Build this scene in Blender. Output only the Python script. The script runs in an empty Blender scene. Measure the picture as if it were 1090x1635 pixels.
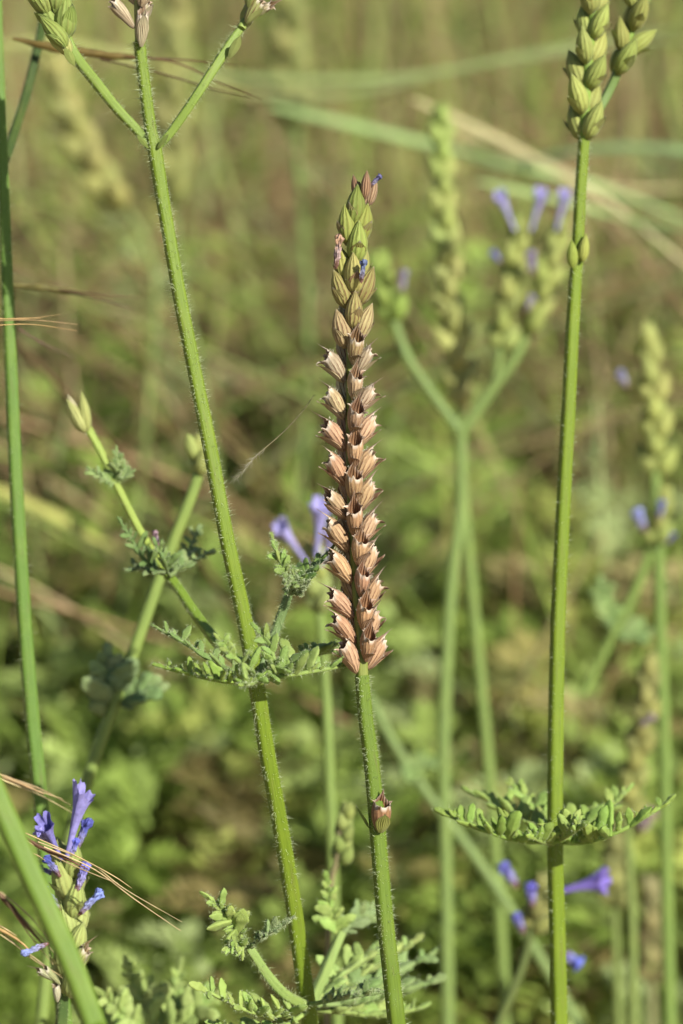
import bpy, math, random
import numpy as np
from mathutils import Vector, Matrix

# ------------------------------------------------------------------ camera, sky, sun, exposure
# 1 Blender unit = 1 cm
S = bpy.context.scene
S.unit_settings.system = 'METRIC'
S.unit_settings.scale_length = 0.01
PITCH = math.radians(24.0)
CAM = Vector((0.0, 0.0, 30.0))
FOCUS = 34.2                      # cm from the lens to the dry spike
LENS, SENSOR = 100.0, 36.0
cd = bpy.data.cameras.new('camera')
cam = bpy.data.objects.new('camera', cd)
S.collection.objects.link(cam)
S.camera = cam
cam.location = CAM
cam.rotation_euler = (math.pi/2 - PITCH, 0, 0)
cd.sensor_fit = 'VERTICAL'
cd.sensor_height = SENSOR
cd.sensor_width = 24.0
cd.lens = LENS
cd.clip_start = 1.0
cd.clip_end = 5000.0
cd.dof.use_dof = True
cd.dof.focus_distance = FOCUS
cd.dof.aperture_fstop = 0.175     # lens opening of about 0.57 cm across
cd.dof.aperture_blades = 0

SUN_DIR = Vector((0.56, -0.52, 0.70)).normalized()      # towards the sun
SUN_EL = math.asin(SUN_DIR.z)
SUN_AZ = math.atan2(SUN_DIR.x, SUN_DIR.y)
world = bpy.data.worlds.new('World')
S.world = world
world.use_nodes = True
wn = world.node_tree
wn.nodes.clear()
sky = wn.nodes.new('ShaderNodeTexSky')
sky.sky_type = 'NISHITA'
sky.sun_disc = False
sky.sun_elevation = SUN_EL
sky.sun_rotation = SUN_AZ
bg = wn.nodes.new('ShaderNodeBackground')
bg.inputs['Strength'].default_value = 0.068
wo = wn.nodes.new('ShaderNodeOutputWorld')
wn.links.new(sky.outputs[0], bg.inputs[0])
wn.links.new(bg.outputs[0], wo.inputs[0])
sl = bpy.data.lights.new('sun', 'SUN')
sl.energy = 5.0
sl.angle = math.radians(0.53)
sl.color = (1.0, 0.975, 0.94)
so = bpy.data.objects.new('sun', sl)
so.rotation_euler = (-SUN_DIR).to_track_quat('-Z', 'Y').to_euler()
so.location = SUN_DIR * 300
S.collection.objects.link(so)
S.view_settings.view_transform = 'Standard'
S.view_settings.look = 'None'
S.view_settings.exposure = 0.86
S.view_settings.gamma = 1.0
S.view_settings.use_curve_mapping = False
S.cycles.use_denoising = True
S.cycles.max_bounces = 5
S.cycles.diffuse_bounces = 3
S.cycles.transmission_bounces = 3
S.cycles.use_adaptive_sampling = True
S.cycles.adaptive_threshold = 0.03
S.cycles.sample_clamp_indirect = 6.0

random.seed(11)
rng = np.random.default_rng(11)
C = S.collection

# ------------------------------------------------------------------ where things stand
K = SENSOR / LENS / 1635.0
FW = Vector((0, math.cos(PITCH), -math.sin(PITCH)))
UP = Vector((0, math.sin(PITCH), math.cos(PITCH)))
RT = Vector((1, 0, 0))
TOCAM = -FW

def P(px, py, d=0.0):
    """A point d cm beyond the focus plane, measured off the photograph."""
    z = FOCUS + d
    return CAM + FW*z + RT*((px-545.0)*K*z) + UP*((817.5-py)*K*z)

def cm(px, d=0.0):
    return px*K*(FOCUS+d)

def path(pts):
    """pts: (px, py, d) triples"""
    return [P(*p) for p in pts]

def smooth(pts, n):
    """Catmull-Rom through the points, n samples evenly spread."""
    p = [Vector(q) for q in pts]
    p = [p[0]*2-p[1]] + p + [p[-1]*2-p[-2]]
    out = []
    m = len(p)-3
    for i in range(n):
        t = i/(n-1)*m
        k = min(int(t), m-1)
        f = t-k
        a, b, c, d = p[k], p[k+1], p[k+2], p[k+3]
        out.append(0.5*((2*b)+(c-a)*f+(2*a-5*b+4*c-d)*f*f+(3*b-a-3*c+d)*f*f*f))
    return out

def lerp_list(v, n):
    v = list(v) if hasattr(v, '__len__') else [v, v]
    return list(np.interp(np.linspace(0, 1, n), np.linspace(0, 1, len(v)), v))

# ------------------------------------------------------------------ mesh building
class MB:
    def __init__(self):
        self.v, self.f, self.uv, self.mi = [], [], [], []
    def grid(self, rows, uvs, mat=0, flip=False):
        o = len(self.v)
        n, m = len(rows), len(rows[0])
        for i in range(n):
            for j in range(m):
                self.v.append(tuple(rows[i][j])); self.uv.append(uvs[i][j])
        for i in range(n-1):
            for j in range(m-1):
                q = (o+i*m+j, o+i*m+j+1, o+(i+1)*m+j+1, o+(i+1)*m+j)
                self.f.append(q[::-1] if flip else q); self.mi.append(mat)
    def cap(self, ring, mat=0):
        c = sum((Vector(r) for r in ring), Vector())/len(ring)
        o = len(self.v)
        for r in ring: self.v.append(tuple(r)); self.uv.append((.5, 1))
        self.v.append(tuple(c)); self.uv.append((.5, 1))
        for j in range(len(ring)-1):
            self.f.append((o+j, o+j+1, o+len(ring))); self.mi.append(mat)
    def mesh(self, name, mats, smooth_faces=True):
        me = bpy.data.meshes.new(name)
        me.from_pydata(self.v, [], self.f)
        for m in mats: me.materials.append(m)
        uvl = me.uv_layers.new(name='UVMap')
        li = np.empty(len(me.loops), dtype=np.int32)
        me.loops.foreach_get('vertex_index', li)
        uvl.data.foreach_set('uv', np.array(self.uv, dtype=np.float32)[li].ravel())
        me.polygons.foreach_set('material_index', np.array(self.mi, dtype=np.int32))
        me.polygons.foreach_set('use_smooth', np.full(len(self.f), smooth_faces))
        me.update()
        return me

def frames(pts, ref):
    """tangent, side and front vectors along a path"""
    out = []
    n = len(pts)
    for i in range(n):
        t = (pts[min(i+1, n-1)]-pts[max(i-1, 0)]).normalized()
        r = ref - t*ref.dot(t)
        if r.length < 1e-4: r = t.orthogonal()
        r.normalize()
        s = t.cross(r).normalized()
        out.append((t, s, r))
    return out

STEM_FRONT = (TOCAM + RT*0.33).normalized()      # the broad face of the square stems

def tube_rows(pts, radii, sides=16, square=False, ref=None, wob=0.0):
    fr = frames(pts, ref or STEM_FRONT)
    rows, uvs = [], []
    L = 0
    for i, p in enumerate(pts):
        if i: L += (p-pts[i-1]).length
        t, s, r = fr[i]
        ring, uv = [], []
        for j in range(sides+1):
            a = 2*math.pi*j/sides + math.pi            # the seam is at the back
            c, sn = math.cos(a), math.sin(a)
            k = radii[i]
            if square:
                e = 4.6
                k *= 1.0/((abs(c)**e+abs(sn)**e)**(1/e))
                k *= 1.0 - 0.055*math.cos(4*a)**2*(1 if max(abs(c), abs(sn)) > .92 else 0)
            k *= 1+wob*math.sin(a*3+i*.7)*0.5+wob*math.sin(i*1.9+a)*0.5
            ring.append(p + r*(c*k) + s*(sn*k)); uv.append((j/sides, L))
        rows.append(ring); uvs.append(uv)
    return rows, uvs

def tube_mesh(name, pts, radii, mat, n=24, sides=16, square=False, ref=None, capped=True, wob=0.0):
    pp = smooth(pts, n)
    rr = lerp_list(radii, n)
    b = MB()
    rows, uvs = tube_rows(pp, rr, sides, square, ref, wob)
    b.grid(rows, uvs, flip=True)
    if capped:
        b.cap(rows[-1]); b.cap(rows[0][::-1])
    return b.mesh(name, [mat])

# ------------------------------------------------------------------ materials
def new_mat(name):
    m = bpy.data.materials.new(name)
    m.use_nodes = True
    m.node_tree.nodes.clear()
    return m, m.node_tree.nodes, m.node_tree.links

def math_node(N, L, op, a, b=None, clamp=False):
    n = N.new('ShaderNodeMath'); n.operation = op; n.use_clamp = clamp
    for k, x in enumerate((a, b)):
        if x is None: continue
        if isinstance(x, (int, float)): n.inputs[k].default_value = x
        else: L.new(x, n.inputs[k])
    return n.outputs[0]

def mix_col(N, L, fac, a, b, mode='MIX'):
    n = N.new('ShaderNodeMix'); n.data_type = 'RGBA'; n.blend_type = mode
    for k, x in ((0, fac), (6, a), (7, b)):
        if isinstance(x, (int, float)): n.inputs[k].default_value = x
        elif isinstance(x, (tuple, list)): n.inputs[k].default_value = (*x[:3], 1)
        else: L.new(x, n.inputs[k])
    return n.outputs[2]

def noise(N, L, vec, scale, detail=3.0, rough=.55):
    n = N.new('ShaderNodeTexNoise')
    n.inputs['Scale'].default_value = scale; n.inputs['Detail'].default_value = detail
    n.inputs['Roughness'].default_value = rough
    if vec is not None: L.new(vec, n.inputs['Vector'])
    return n.outputs['Fac']

def ramp(N, L, fac, lo, hi):
    n = N.new('ShaderNodeMapRange')
    n.inputs['From Min'].default_value = lo; n.inputs['From Max'].default_value = hi
    L.new(fac, n.inputs['Value'])
    return n.outputs[0]

def finish(N, L, col, rough=.5, trans=0.0, trans_col=None, bump=None, bump_dist=.01, spec=.35, sheen=0.0):
    p = N.new('ShaderNodeBsdfPrincipled')
    L.new(col, p.inputs['Base Color']) if not isinstance(col, tuple) else None
    p.inputs['Roughness'].default_value = rough
    p.inputs['Specular IOR Level'].default_value = spec
    if sheen:
        p.inputs['Sheen Weight'].default_value = sheen
        p.inputs['Sheen Roughness'].default_value = .4
    nrm = None
    if bump is not None:
        b = N.new('ShaderNodeBump'); b.inputs['Strength'].default_value = .7
        b.inputs['Distance'].default_value = bump_dist
        L.new(bump, b.inputs['Height']); L.new(b.outputs[0], p.inputs['Normal']); nrm = b.outputs[0]
    out = N.new('ShaderNodeOutputMaterial')
    if trans > 0:
        t = N.new('ShaderNodeBsdfTranslucent')
        L.new(trans_col if trans_col is not None else col, t.inputs['Color'])
        if nrm: L.new(nrm, t.inputs['Normal'])
        mx = N.new('ShaderNodeMixShader'); mx.inputs[0].default_value = trans
        L.new(p.outputs[0], mx.inputs[1]); L.new(t.outputs[0], mx.inputs[2]); L.new(mx.outputs[0], out.inputs[0])
    else:
        L.new(p.outputs[0], out.inputs[0])

def uv_scaled(N, L, sx, sy):
    u = N.new('ShaderNodeUVMap'); u.uv_map = 'UVMap'
    m = N.new('ShaderNodeMapping'); m.inputs['Scale'].default_value = (sx, sy, 1)
    L.new(u.outputs[0], m.inputs[0])
    return m.outputs[0], u.outputs[0]

def objcol(N):
    o = N.new('ShaderNodeObjectInfo')
    return o.outputs['Color'], o.outputs['Random']

def mat_stem():
    m, N, L = new_mat('square_stem')
    col, rnd = objcol(N)
    v, _ = uv_scaled(N, L, 26, 1.3)
    st = noise(N, L, v, 1.6, 3)
    c = mix_col(N, L, ramp(N, L, st, .3, .75), mix_col(N, L, .4, col, (.05, .085, .008)), col)
    g = N.new('ShaderNodeNewGeometry')
    pt = noise(N, L, g.outputs['Position'], 2.2, 3)
    c = mix_col(N, L, math_node(N, L, 'MULTIPLY', ramp(N, L, pt, .45, .8), .25), c, mix_col(N, L, .35, col, (.34, .36, .05)))
    wear = noise(N, L, uv_scaled(N, L, 3, .8)[0], 1.7, 5, .65)
    c = mix_col(N, L, math_node(N, L, 'MULTIPLY', ramp(N, L, wear, .56, .72), .45), c, (.11, .085, .035))
    sp = N.new('ShaderNodeTexVoronoi'); sp.inputs['Scale'].default_value = 42
    L.new(g.outputs['Position'], sp.inputs['Vector'])
    dots = ramp(N, L, sp.outputs['Distance'], .14, .05)
    c = mix_col(N, L, math_node(N, L, 'MULTIPLY', dots, .3), c, (.36, .42, .13))
    h = math_node(N, L, 'ADD', math_node(N, L, 'MULTIPLY', st, .8), math_node(N, L, 'MULTIPLY', dots, .4))
    finish(N, L, c, .5, .08, None, h, .012, .2)
    return m

def mat_calyx(name, inner=False, green=False):
    """Papery ribbed calyx: u runs round it, v from base (0) to rim (1)."""
    m, N, L = new_mat(name)
    col, rnd = objcol(N)
    v, uv = uv_scaled(N, L, 1, 1)
    sx = N.new('ShaderNodeSeparateXYZ'); L.new(uv, sx.inputs[0])
    g = N.new('ShaderNodeNewGeometry')
    n1 = noise(N, L, g.outputs['Position'], 13, 4)
    wob = math_node(N, L, 'MULTIPLY', math_node(N, L, 'SUBTRACT', n1, .5), 2.6)
    ph = math_node(N, L, 'ADD', math_node(N, L, 'MULTIPLY', sx.outputs[0], 2*math.pi*13), wob)
    rib = math_node(N, L, 'COSINE', ph)
    line = ramp(N, L, rib, .35, .95)
    fine = noise(N, L, uv_scaled(N, L, 60, 3)[0], 1.0, 3)
    c = mix_col(N, L, ramp(N, L, fine, .3, .72), mix_col(N, L, .25 if green else .52, col, (.16, .17, .03) if green else (.15, .06, .022), 'MIX'), col)
    lf = math_node(N, L, 'MULTIPLY', line, math_node(N, L, 'MULTIPLY', ramp(N, L, sx.outputs[1], 1.0, .55), ramp(N, L, n1, .22, .6)), True)
    c = mix_col(N, L, math_node(N, L, 'MULTIPLY', lf, .36 if green else .9), c, (.17, .11, .03) if green else (.15, .06, .03))
    rim = ramp(N, L, sx.outputs[1], .80, .97)
    c = mix_col(N, L, math_node(N, L, 'MULTIPLY', rim, .35 if green else .75), c, (.74, .64, .5))
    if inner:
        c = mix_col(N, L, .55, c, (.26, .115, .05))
    h = math_node(N, L, 'ADD', math_node(N, L, 'MULTIPLY', rib, -.4), math_node(N, L, 'MULTIPLY', fine, .6))
    finish(N, L, c, .62, .32, None, h, .02, .2, .06)
    return m

def mat_leaf(name='leaf_tissue', trans=.28):
    m, N, L = new_mat(name)
    col, rnd = objcol(N)
    g = N.new('ShaderNodeNewGeometry')
    n1 = noise(N, L, g.outputs['Position'], 9, 4)
    c = mix_col(N, L, ramp(N, L, n1, .3, .75), mix_col(N, L, .35, col, (.06, .11, .015)), mix_col(N, L, .06, col, (.5, .55, .3)))
    n2 = noise(N, L, g.outputs['Position'], 55, 2)
    finish(N, L, c, .6, trans, None, math_node(N, L, 'ADD', n2, n1), .012, .15, .06)
    return m

def mat_plain(name, trans=0.0, rough=.6, scale=12, dark=.35, spec=.25):
    m, N, L = new_mat(name)
    col, rnd = objcol(N)
    g = N.new('ShaderNodeNewGeometry')
    n1 = noise(N, L, g.outputs['Position'], scale, 4)
    d = mix_col(N, L, 1.0, col, (dark, dark, dark), 'MULTIPLY')
    c = mix_col(N, L, ramp(N, L, n1, .3, .7), d, col)
    finish(N, L, c, rough, trans, None, n1, .01, spec)
    return m

def mat_withered():
    m, N, L = new_mat('withered_petal')
    col, rnd = objcol(N)
    v, uv = uv_scaled(N, L, 1, 1)
    sx = N.new('ShaderNodeSeparateXYZ'); L.new(uv, sx.inputs[0])
    g = N.new('ShaderNodeNewGeometry')
    n1 = noise(N, L, g.outputs['Position'], 22, 4)
    f = math_node(N, L, 'ADD', sx.outputs[1], math_node(N, L, 'MULTIPLY', math_node(N, L, 'SUBTRACT', n1, .5), .7))
    mid = mix_col(N, L, .45, col, (.42, .38, .44))
    c = mix_col(N, L, ramp(N, L, f, .5, .75), mid, col)
    c = mix_col(N, L, ramp(N, L, f, .42, .1), c, (.22, .11, .07))
    c = mix_col(N, L, ramp(N, L, n1, .58, .3), c, mix_col(N, L, 1.0, c, (.3, .3, .35), 'MULTIPLY'))
    finish(N, L, c, .6, .2, None, n1, .03, .2)
    return m

def mat_attr(name, trans=.3, rough=.6, spec=.15):
    """colour of each leaf or blade kept in the mesh"""
    m, N, L = new_mat(name)
    a = N.new('ShaderNodeAttribute'); a.attribute_name = 'leaf_colour'
    g = N.new('ShaderNodeNewGeometry')
    n1 = noise(N, L, g.outputs['Position'], 2.5, 3)
    d = mix_col(N, L, 1.0, a.outputs['Color'], (.6, .62, .5), 'MULTIPLY')
    c = mix_col(N, L, ramp(N, L, n1, .3, .7), d, a.outputs['Color'])
    finish(N, L, c, rough, trans, None, None, .01, spec)
    return m

def mat_hair():
    m, N, L = new_mat('pale_hair')
    col, rnd = objcol(N)
    c = mix_col(N, L, .0, col, col)
    finish(N, L, c, .5, .45, None, None, .01, .3)
    return m

def mat_ground():
    m, N, L = new_mat('soil')
    g = N.new('ShaderNodeNewGeometry')
    n1 = noise(N, L, g.outputs['Position'], .12, 6)
    n2 = noise(N, L, g.outputs['Position'], .9, 5)
    c = mix_col(N, L, ramp(N, L, n1, .3, .7), (.14, .095, .05), (.40, .30, .17))
    c = mix_col(N, L, ramp(N, L, n2, .45, .8), c, (.30, .26, .11))
    finish(N, L, c, .9, 0, None, n2, .4, .1)
    return m

STEM = mat_stem()
CALYX = mat_calyx('papery_calyx')
CALYX_IN = mat_calyx('calyx_inside', True)
CALYX_GREEN = mat_calyx('green_calyx', False, True)
LEAF = mat_leaf()
PETAL = mat_plain('petal', .35, .55, 14, .62)
WITHER = mat_withered()
STRAW = mat_plain('straw', .15, .5, 6, .55)
BLADE = mat_plain('grass_blade', .25, .45, 1.2, .7)
HAIR = mat_hair()
FOLIAGE = mat_attr('undergrowth_leaf', .48)
DRY = mat_attr('dry_grass_blade', .2)
SOIL = mat_ground()

# ------------------------------------------------------------------ objects
def link(name, me, parent=None, col=None, mw=None):
    o = bpy.data.objects.new(name, me)
    C.objects.link(o)
    if parent is not None:
        o.parent = parent
        o.matrix_parent_inverse = Matrix.Translation(-ORIGIN[parent.name]) if parent.name in ORIGIN else Matrix.Identity(4)
    if mw is not None: o.matrix_basis = mw
    if col is not None: o.color = (*col, 1)
    return o
ORIGIN = {}

def thing(name, label, cat, base, group=None):
    o = bpy.data.objects.new(name, None)
    C.objects.link(o)
    o.location = base
    o.empty_display_size = .3
    ORIGIN[o.name] = Vector(base)
    o['label'] = label; o['category'] = cat
    if group: o['group'] = group
    return o

def tag(o, label, cat, group=None):
    o['label'] = label; o['category'] = cat
    if group: o['group'] = group
    return o

def jit(c, a=.12):
    k = 1+random.uniform(-a, a)
    return tuple(min(.9, max(0, x*k*(1+random.uniform(-a*.4, a*.4)))) for x in c)

# hairs: short tapering bristles
def hair_mesh(name, roots, dirs, lens, r=.0023):
    n = len(roots)
    roots, dirs, lens = np.array(roots), np.array(dirs), np.array(lens)[:, None]
    a = np.cross(dirs, rng.normal(size=(n, 3))); a /= np.linalg.norm(a, axis=1)[:, None]+1e-9
    b = np.cross(dirs, a)
    bend = roots+dirs*lens*.55
    tip = roots+dirs*lens+np.array([0, 0, -1])*lens*.12*rng.normal(size=(n, 1))+a*lens*.15*rng.normal(size=(n, 1))
    V, F = [], []
    rows = []
    for base, rr in ((roots-dirs*.004, r), (bend, r*.7)):
        for k in range(3):
            t = 2*math.pi*k/3
            rows.append(base+(a*math.cos(t)+b*math.sin(t))*rr)
    rows.append(tip)
    V = np.stack(rows, 1).reshape(-1, 3)
    idx = np.arange(n)*7
    fs = []
    for k in range(3):
        k2 = (k+1) % 3
        fs.append(np.stack([idx+k, idx+k2, idx+3+k], 1))
        fs.append(np.stack([idx+k2, idx+3+k2, idx+3+k], 1))
        fs.append(np.stack([idx+3+k, idx+3+k2, idx+6], 1))
    F = np.concatenate(fs)
    me = bpy.data.meshes.new(name)
    me.from_pydata(V.tolist(), [], F.tolist())
    me.materials.append(HAIR)
    me.update()
    return me

def hairs_on_path(pts, radii, per_cm, length, square=True):
    n = 60
    pp = smooth(pts, n); rr = lerp_list(radii, n); fr = frames(pp, STEM_FRONT)
    L = sum((pp[i]-pp[i-1]).length for i in range(1, n))
    R, D, H = [], [], []
    for _ in range(int(L*per_cm)):
        t = random.random()*(n-1.001); i = int(t); f = t-i
        p = pp[i].lerp(pp[i+1], f); tt, s, r = fr[i]
        a = random.random()*2*math.pi
        if square and random.random() < .45:
            a = math.pi/4+math.pi/2*random.randrange(4)+random.gauss(0, .12)
        c, sn = math.cos(a), math.sin(a)
        k = rr[i]
        if square: k *= 1/((abs(c)**4.6+abs(sn)**4.6)**(1/4.6))
        o = (r*c+s*sn)
        R.append(p+o*k*.98)
        d = (o+tt*random.gauss(-.12, .28)+Vector((random.gauss(0, .15), random.gauss(0, .15), random.gauss(0, .15)))).normalized()
        D.append(d); H.append(length*min(2.6, max(.3, random.lognormvariate(-.12, .5))))
    return R, D, H

def stem(plant, pts, radii, col, hairs=0, hair_len=.055, name='stem', n=40, square=True, sides=20, hair_from=None):
    me = tube_mesh(name, pts, radii, STEM, n, sides, square)
    o = link(name, me, plant, col)
    if hairs:
        R, D, H = hairs_on_path(hair_from or pts, radii, hairs, hair_len, square)
        h = link('stem_hairs', hair_mesh('stem_hairs', R, D, H), o, (.46, .52, .26))
        h.matrix_parent_inverse = Matrix.Identity(4)
        h['kind'] = 'stuff'
    return o

def ground_end(pts, dx=0, dy=0):
    """two more points that carry a stem on down into the soil"""
    p = pts[-1]
    d = (pts[-1]-pts[-2]).normalized()
    d = Vector((d.x, d.y*.6, min(d.z, -.35))).normalized()
    a = p+d*(p.z*.35/max(.3, -d.z))
    d2 = (d+Vector((0, 0, -.5))).normalized()
    b = a+d2*((a.z+.4)/-d2.z)
    return [a, b+Vector((dx*.4, dy*.4, 0))]

# ------------------------------------------------------------------ calyx, bract and flower shapes (length 1 along +Z, outer side +Y)
def calyx_profile(v):
    return float(np.interp(v, [0, .05, .15, .3, .45, .6, .75, .88, 1.0, 1.15, 1.4], [.06, .10, .155, .21, .245, .255, .235, .20, .16, .105, .04]))

def calyx_mesh(name, seed=0, nphi=52, nv=13, opened=1.0, gape=1.0, lip=.15, mouth=.90):
    r_ = random.Random(seed)
    b = MB()
    teeth = [(math.pi, .36*r_.uniform(.7, 1.2), .8), (math.radians(82), .15*r_.uniform(.5, 1.3), .24), (math.radians(-82), .15*r_.uniform(.5, 1.3), .24),
             (math.radians(30), .20*r_.uniform(.5, 1.4), .22), (math.radians(-30), .20*r_.uniform(.5, 1.4), .22)]
    sx, sy = r_.uniform(.92, 1.02), r_.uniform(.95, 1.08)
    curl = {t[0]: r_.uniform(.4, 1.3) for t in teeth}
    for inner in (0, 1):
        rows, uvs = [], []
        for i in range(nv):
            w = i/(nv-1)
            ring, uv = [], []
            for j in range(nphi+1):
                ph = 2*math.pi*j/nphi+math.pi
                pw = math.atan2(math.sin(ph), math.cos(ph))
                edge = mouth-lip*math.cos(pw)
                fl = 0
                for a, amp, wd in teeth:
                    d = abs(math.atan2(math.sin(pw-a), math.cos(pw-a)))
                    k = max(0, 1-d/wd)
                    edge += amp*k**1.25
                    if abs(a) < 2.5: fl = max(fl, k**.7*curl[a])
                v = edge*w
                k = calyx_profile(v)
                k *= 1+.045*math.cos(13*pw)*min(1, v*4)+.03*math.sin(3*pw+seed+v*4)
                over = max(0, v-(mouth-.04-lip*.86*math.cos(pw)))
                z = v
                k += over*(1.5*fl*gape)
                z -= over*over*3.2*fl*gape
                x = math.sin(pw)*k*sx; y = math.cos(pw)*k*sy
                if abs(pw) > 2.0:
                    y += max(0, v-.7)*.20*(1+opened*.4)           # the upper lip arches over the mouth
                if inner:
                    q = .018
                    x -= math.sin(pw)*q*min(1, 3*(1-w)+.25); y -= math.cos(pw)*q*min(1, 3*(1-w)+.25); z -= .002
                ring.append((x, y, z)); uv.append((pw/(2*math.pi)+.5, w))
            rows.append(ring); uvs.append(uv)
        b.grid(rows, uvs, mat=inner, flip=bool(inner))
    return b.mesh(name, [CALYX, CALYX_IN])

def bud_mesh(name, seed=0, nphi=39, nv=12, low=False, mat=None):
    """closed pointed calyx"""
    r_ = random.Random(seed)
    if low: nphi, nv = 9, 6
    b = MB()
    rows, uvs = [], []
    bend = r_.uniform(-.05, .05)
    for i in range(nv):
        v = i/(nv-1)
        k = float(np.interp(v, [0, .06, .2, .4, .58, .75, .9, 1], [.06, .15, .235, .262, .235, .165, .07, .006]))
        ring, uv = [], []
        for j in range(nphi+1):
            ph = 2*math.pi*j/nphi+math.pi
            kk = k*(1+.03*math.cos(13*ph)*(0 if low else 1)+.05*math.sin(2*ph+seed))
            ring.append((math.sin(ph)*kk+bend*v*v, math.cos(ph)*kk+.07*v*v, v)); uv.append((j/nphi, v*.86))
        rows.append(ring); uvs.append(uv)
    b.grid(rows, uvs)
    return b.mesh(name, [mat or CALYX_GREEN])

def bract_mesh(name, seed=0, spread=1.0, length=.86, half=70, low=False, green=False):
    """boat-shaped pointed bract below the calyx"""
    r_ = random.Random(seed)
    nphi, nv = (17, 12) if not low else (5, 5)
    b = MB()
    tw = r_.uniform(-.12, .12)
    for inner in (0, 1):
        rows, uvs = [], []
        for i in range(nv):
            w = i/(nv-1)
            hw = math.radians(half)*float(np.interp(w, [0, .25, .5, .75, .92, 1], [.75, 1.0, .85, .5, .16, .02]))
            ring, uv = [], []
            for j in range(nphi):
                s = 2*j/(nphi-1)-1
                ph = s*hw+tw*w
                v = length*w*(1-.05*s*s)
                k = calyx_profile(min(v, .5))*1.06+.012
                k += .30*spread*max(0, w-.35)**1.5
                k *= 1+.03*math.cos(9*ph)
                if inner: k -= .014
                ring.append((math.sin(ph)*k, math.cos(ph)*k, v-.02-.12*spread*max(0, w-.5)**2)); uv.append((s*.28+.5, w*.93))
            rows.append(ring); uvs.append(uv)
        b.grid(rows, uvs, mat=inner, flip=not inner)
    return b.mesh(name, [CALYX_GREEN, CALYX_GREEN] if green else [CALYX, CALYX_IN])

CALYX_MESHES = [calyx_mesh('calyx_open', s, opened=random.uniform(.3, 1), gape=random.uniform(.7, 1.25)) for s in range(9)]
CALYX_GAPING = [calyx_mesh('calyx_gaping', 20+s, opened=random.uniform(.3, .8), gape=random.uniform(.8, 1.2), lip=random.uniform(.13, .22), mouth=random.uniform(.80, .88)) for s in range(6)]
BUD_MESHES = [bud_mesh('calyx_closed', s) for s in range(4)]
BUD_LOW = [bud_mesh('calyx_far', s, low=True) for s in range(3)]
BRACT_MESHES = [bract_mesh('bract', s, spread=random.uniform(.6, 1.35), length=random.uniform(.8, 1.02), half=62) for s in range(7)]
BRACT_TIGHT = [bract_mesh('bract_tight', s, spread=.7, length=random.uniform(.6, .8), half=48, green=True) for s in range(3)]
BRACT_SHORT = [bract_mesh('bract_short', s, spread=random.uniform(.8, 1.3), length=random.uniform(.40, .56), half=66) for s in range(5)]
BRACT_VEINED = [bract_mesh('bract_veined', s, spread=.3, length=random.uniform(.55, .7)) for s in range(3)]
BUD_DRY = [bud_mesh('calyx_dry', s, mat=CALYX) for s in range(3)]

def corolla_mesh(name, seed=0, fresh=True):
    """two-lipped tubular flower, length 1 along +Z"""
    r_ = random.Random(seed)
    nphi, nv = 40, 16
    b = MB()
    for inner in (0, 1):
        rows, uvs = [], []
        for i in range(nv):
            w = i/(nv-1)
            ring, uv = [], []
            for j in range(nphi+1):
                ph = 2*math.pi*j/nphi+math.pi
                pw = math.atan2(math.sin(ph), math.cos(ph))
                lobe = abs(math.cos(pw*2.5))**.6
                if fresh:
                    v = w*(.90+.10*lobe+.10*(-math.cos(pw))+.03*math.sin(11*pw+seed))
                    k = float(np.interp(v, [0, .2, .45, .62, .75, .88, 1.1], [.055, .06, .085, .12, .16, .21, .27]))
                    k *= 1+.16*math.sin(5*pw+seed)*v*v+.07*math.sin(9*pw+v*6)*v
                    k += max(0, v-.72)*.12*lobe
                    x, y, z = math.sin(pw)*k*.85, math.cos(pw)*k, v-max(0, v-.8)**2*2.0*(1+math.cos(pw))*.5
                    y += .12*v*v
                else:                                   # withered and crumpled
                    v = w
                    k = float(np.interp(v, [0, .15, .4, .6, .72, .85, .95, 1], [.06, .1, .13, .12, .10, .19, .16, .04]))
                    k *= .85*(1+.34*math.sin(4*pw+seed*2+v*9)*min(1, v*1.5)+.2*math.sin(9*pw-v*14)+.15*math.sin(v*31+pw*2))
                    x, y, z = math.sin(pw)*k, math.cos(pw)*k+.10*v*v, v+.03*math.sin(3*pw+seed)
                if inner and fresh:
                    x *= .95; y -= math.cos(pw)*.012
                elif inner: continue
                ring.append((x, y, z)); uv.append((j/nphi, w))
            if ring: rows.append(ring); uvs.append(uv)
        if rows: b.grid(rows, uvs, flip=bool(inner))
    return b.mesh(name, [PETAL if fresh else WITHER])
FLOWER = [corolla_mesh('flower_fresh', s) for s in range(3)]
WITHERED = [corolla_mesh('flower_withered', s, False) for s in range(3)]

def frame_at(pos, axis, outward, size, width=1.0):
    z = axis.normalized()
    y = (outward-z*outward.dot(z))
    if y.length < 1e-5: y = z.orthogonal()
    y.normalize()
    x = y.cross(z)
    return Matrix.Translation(pos) @ Matrix((x, y, z)).transposed().to_4x4() @ Matrix.Diagonal((size*width, size*width, size, 1))

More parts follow.
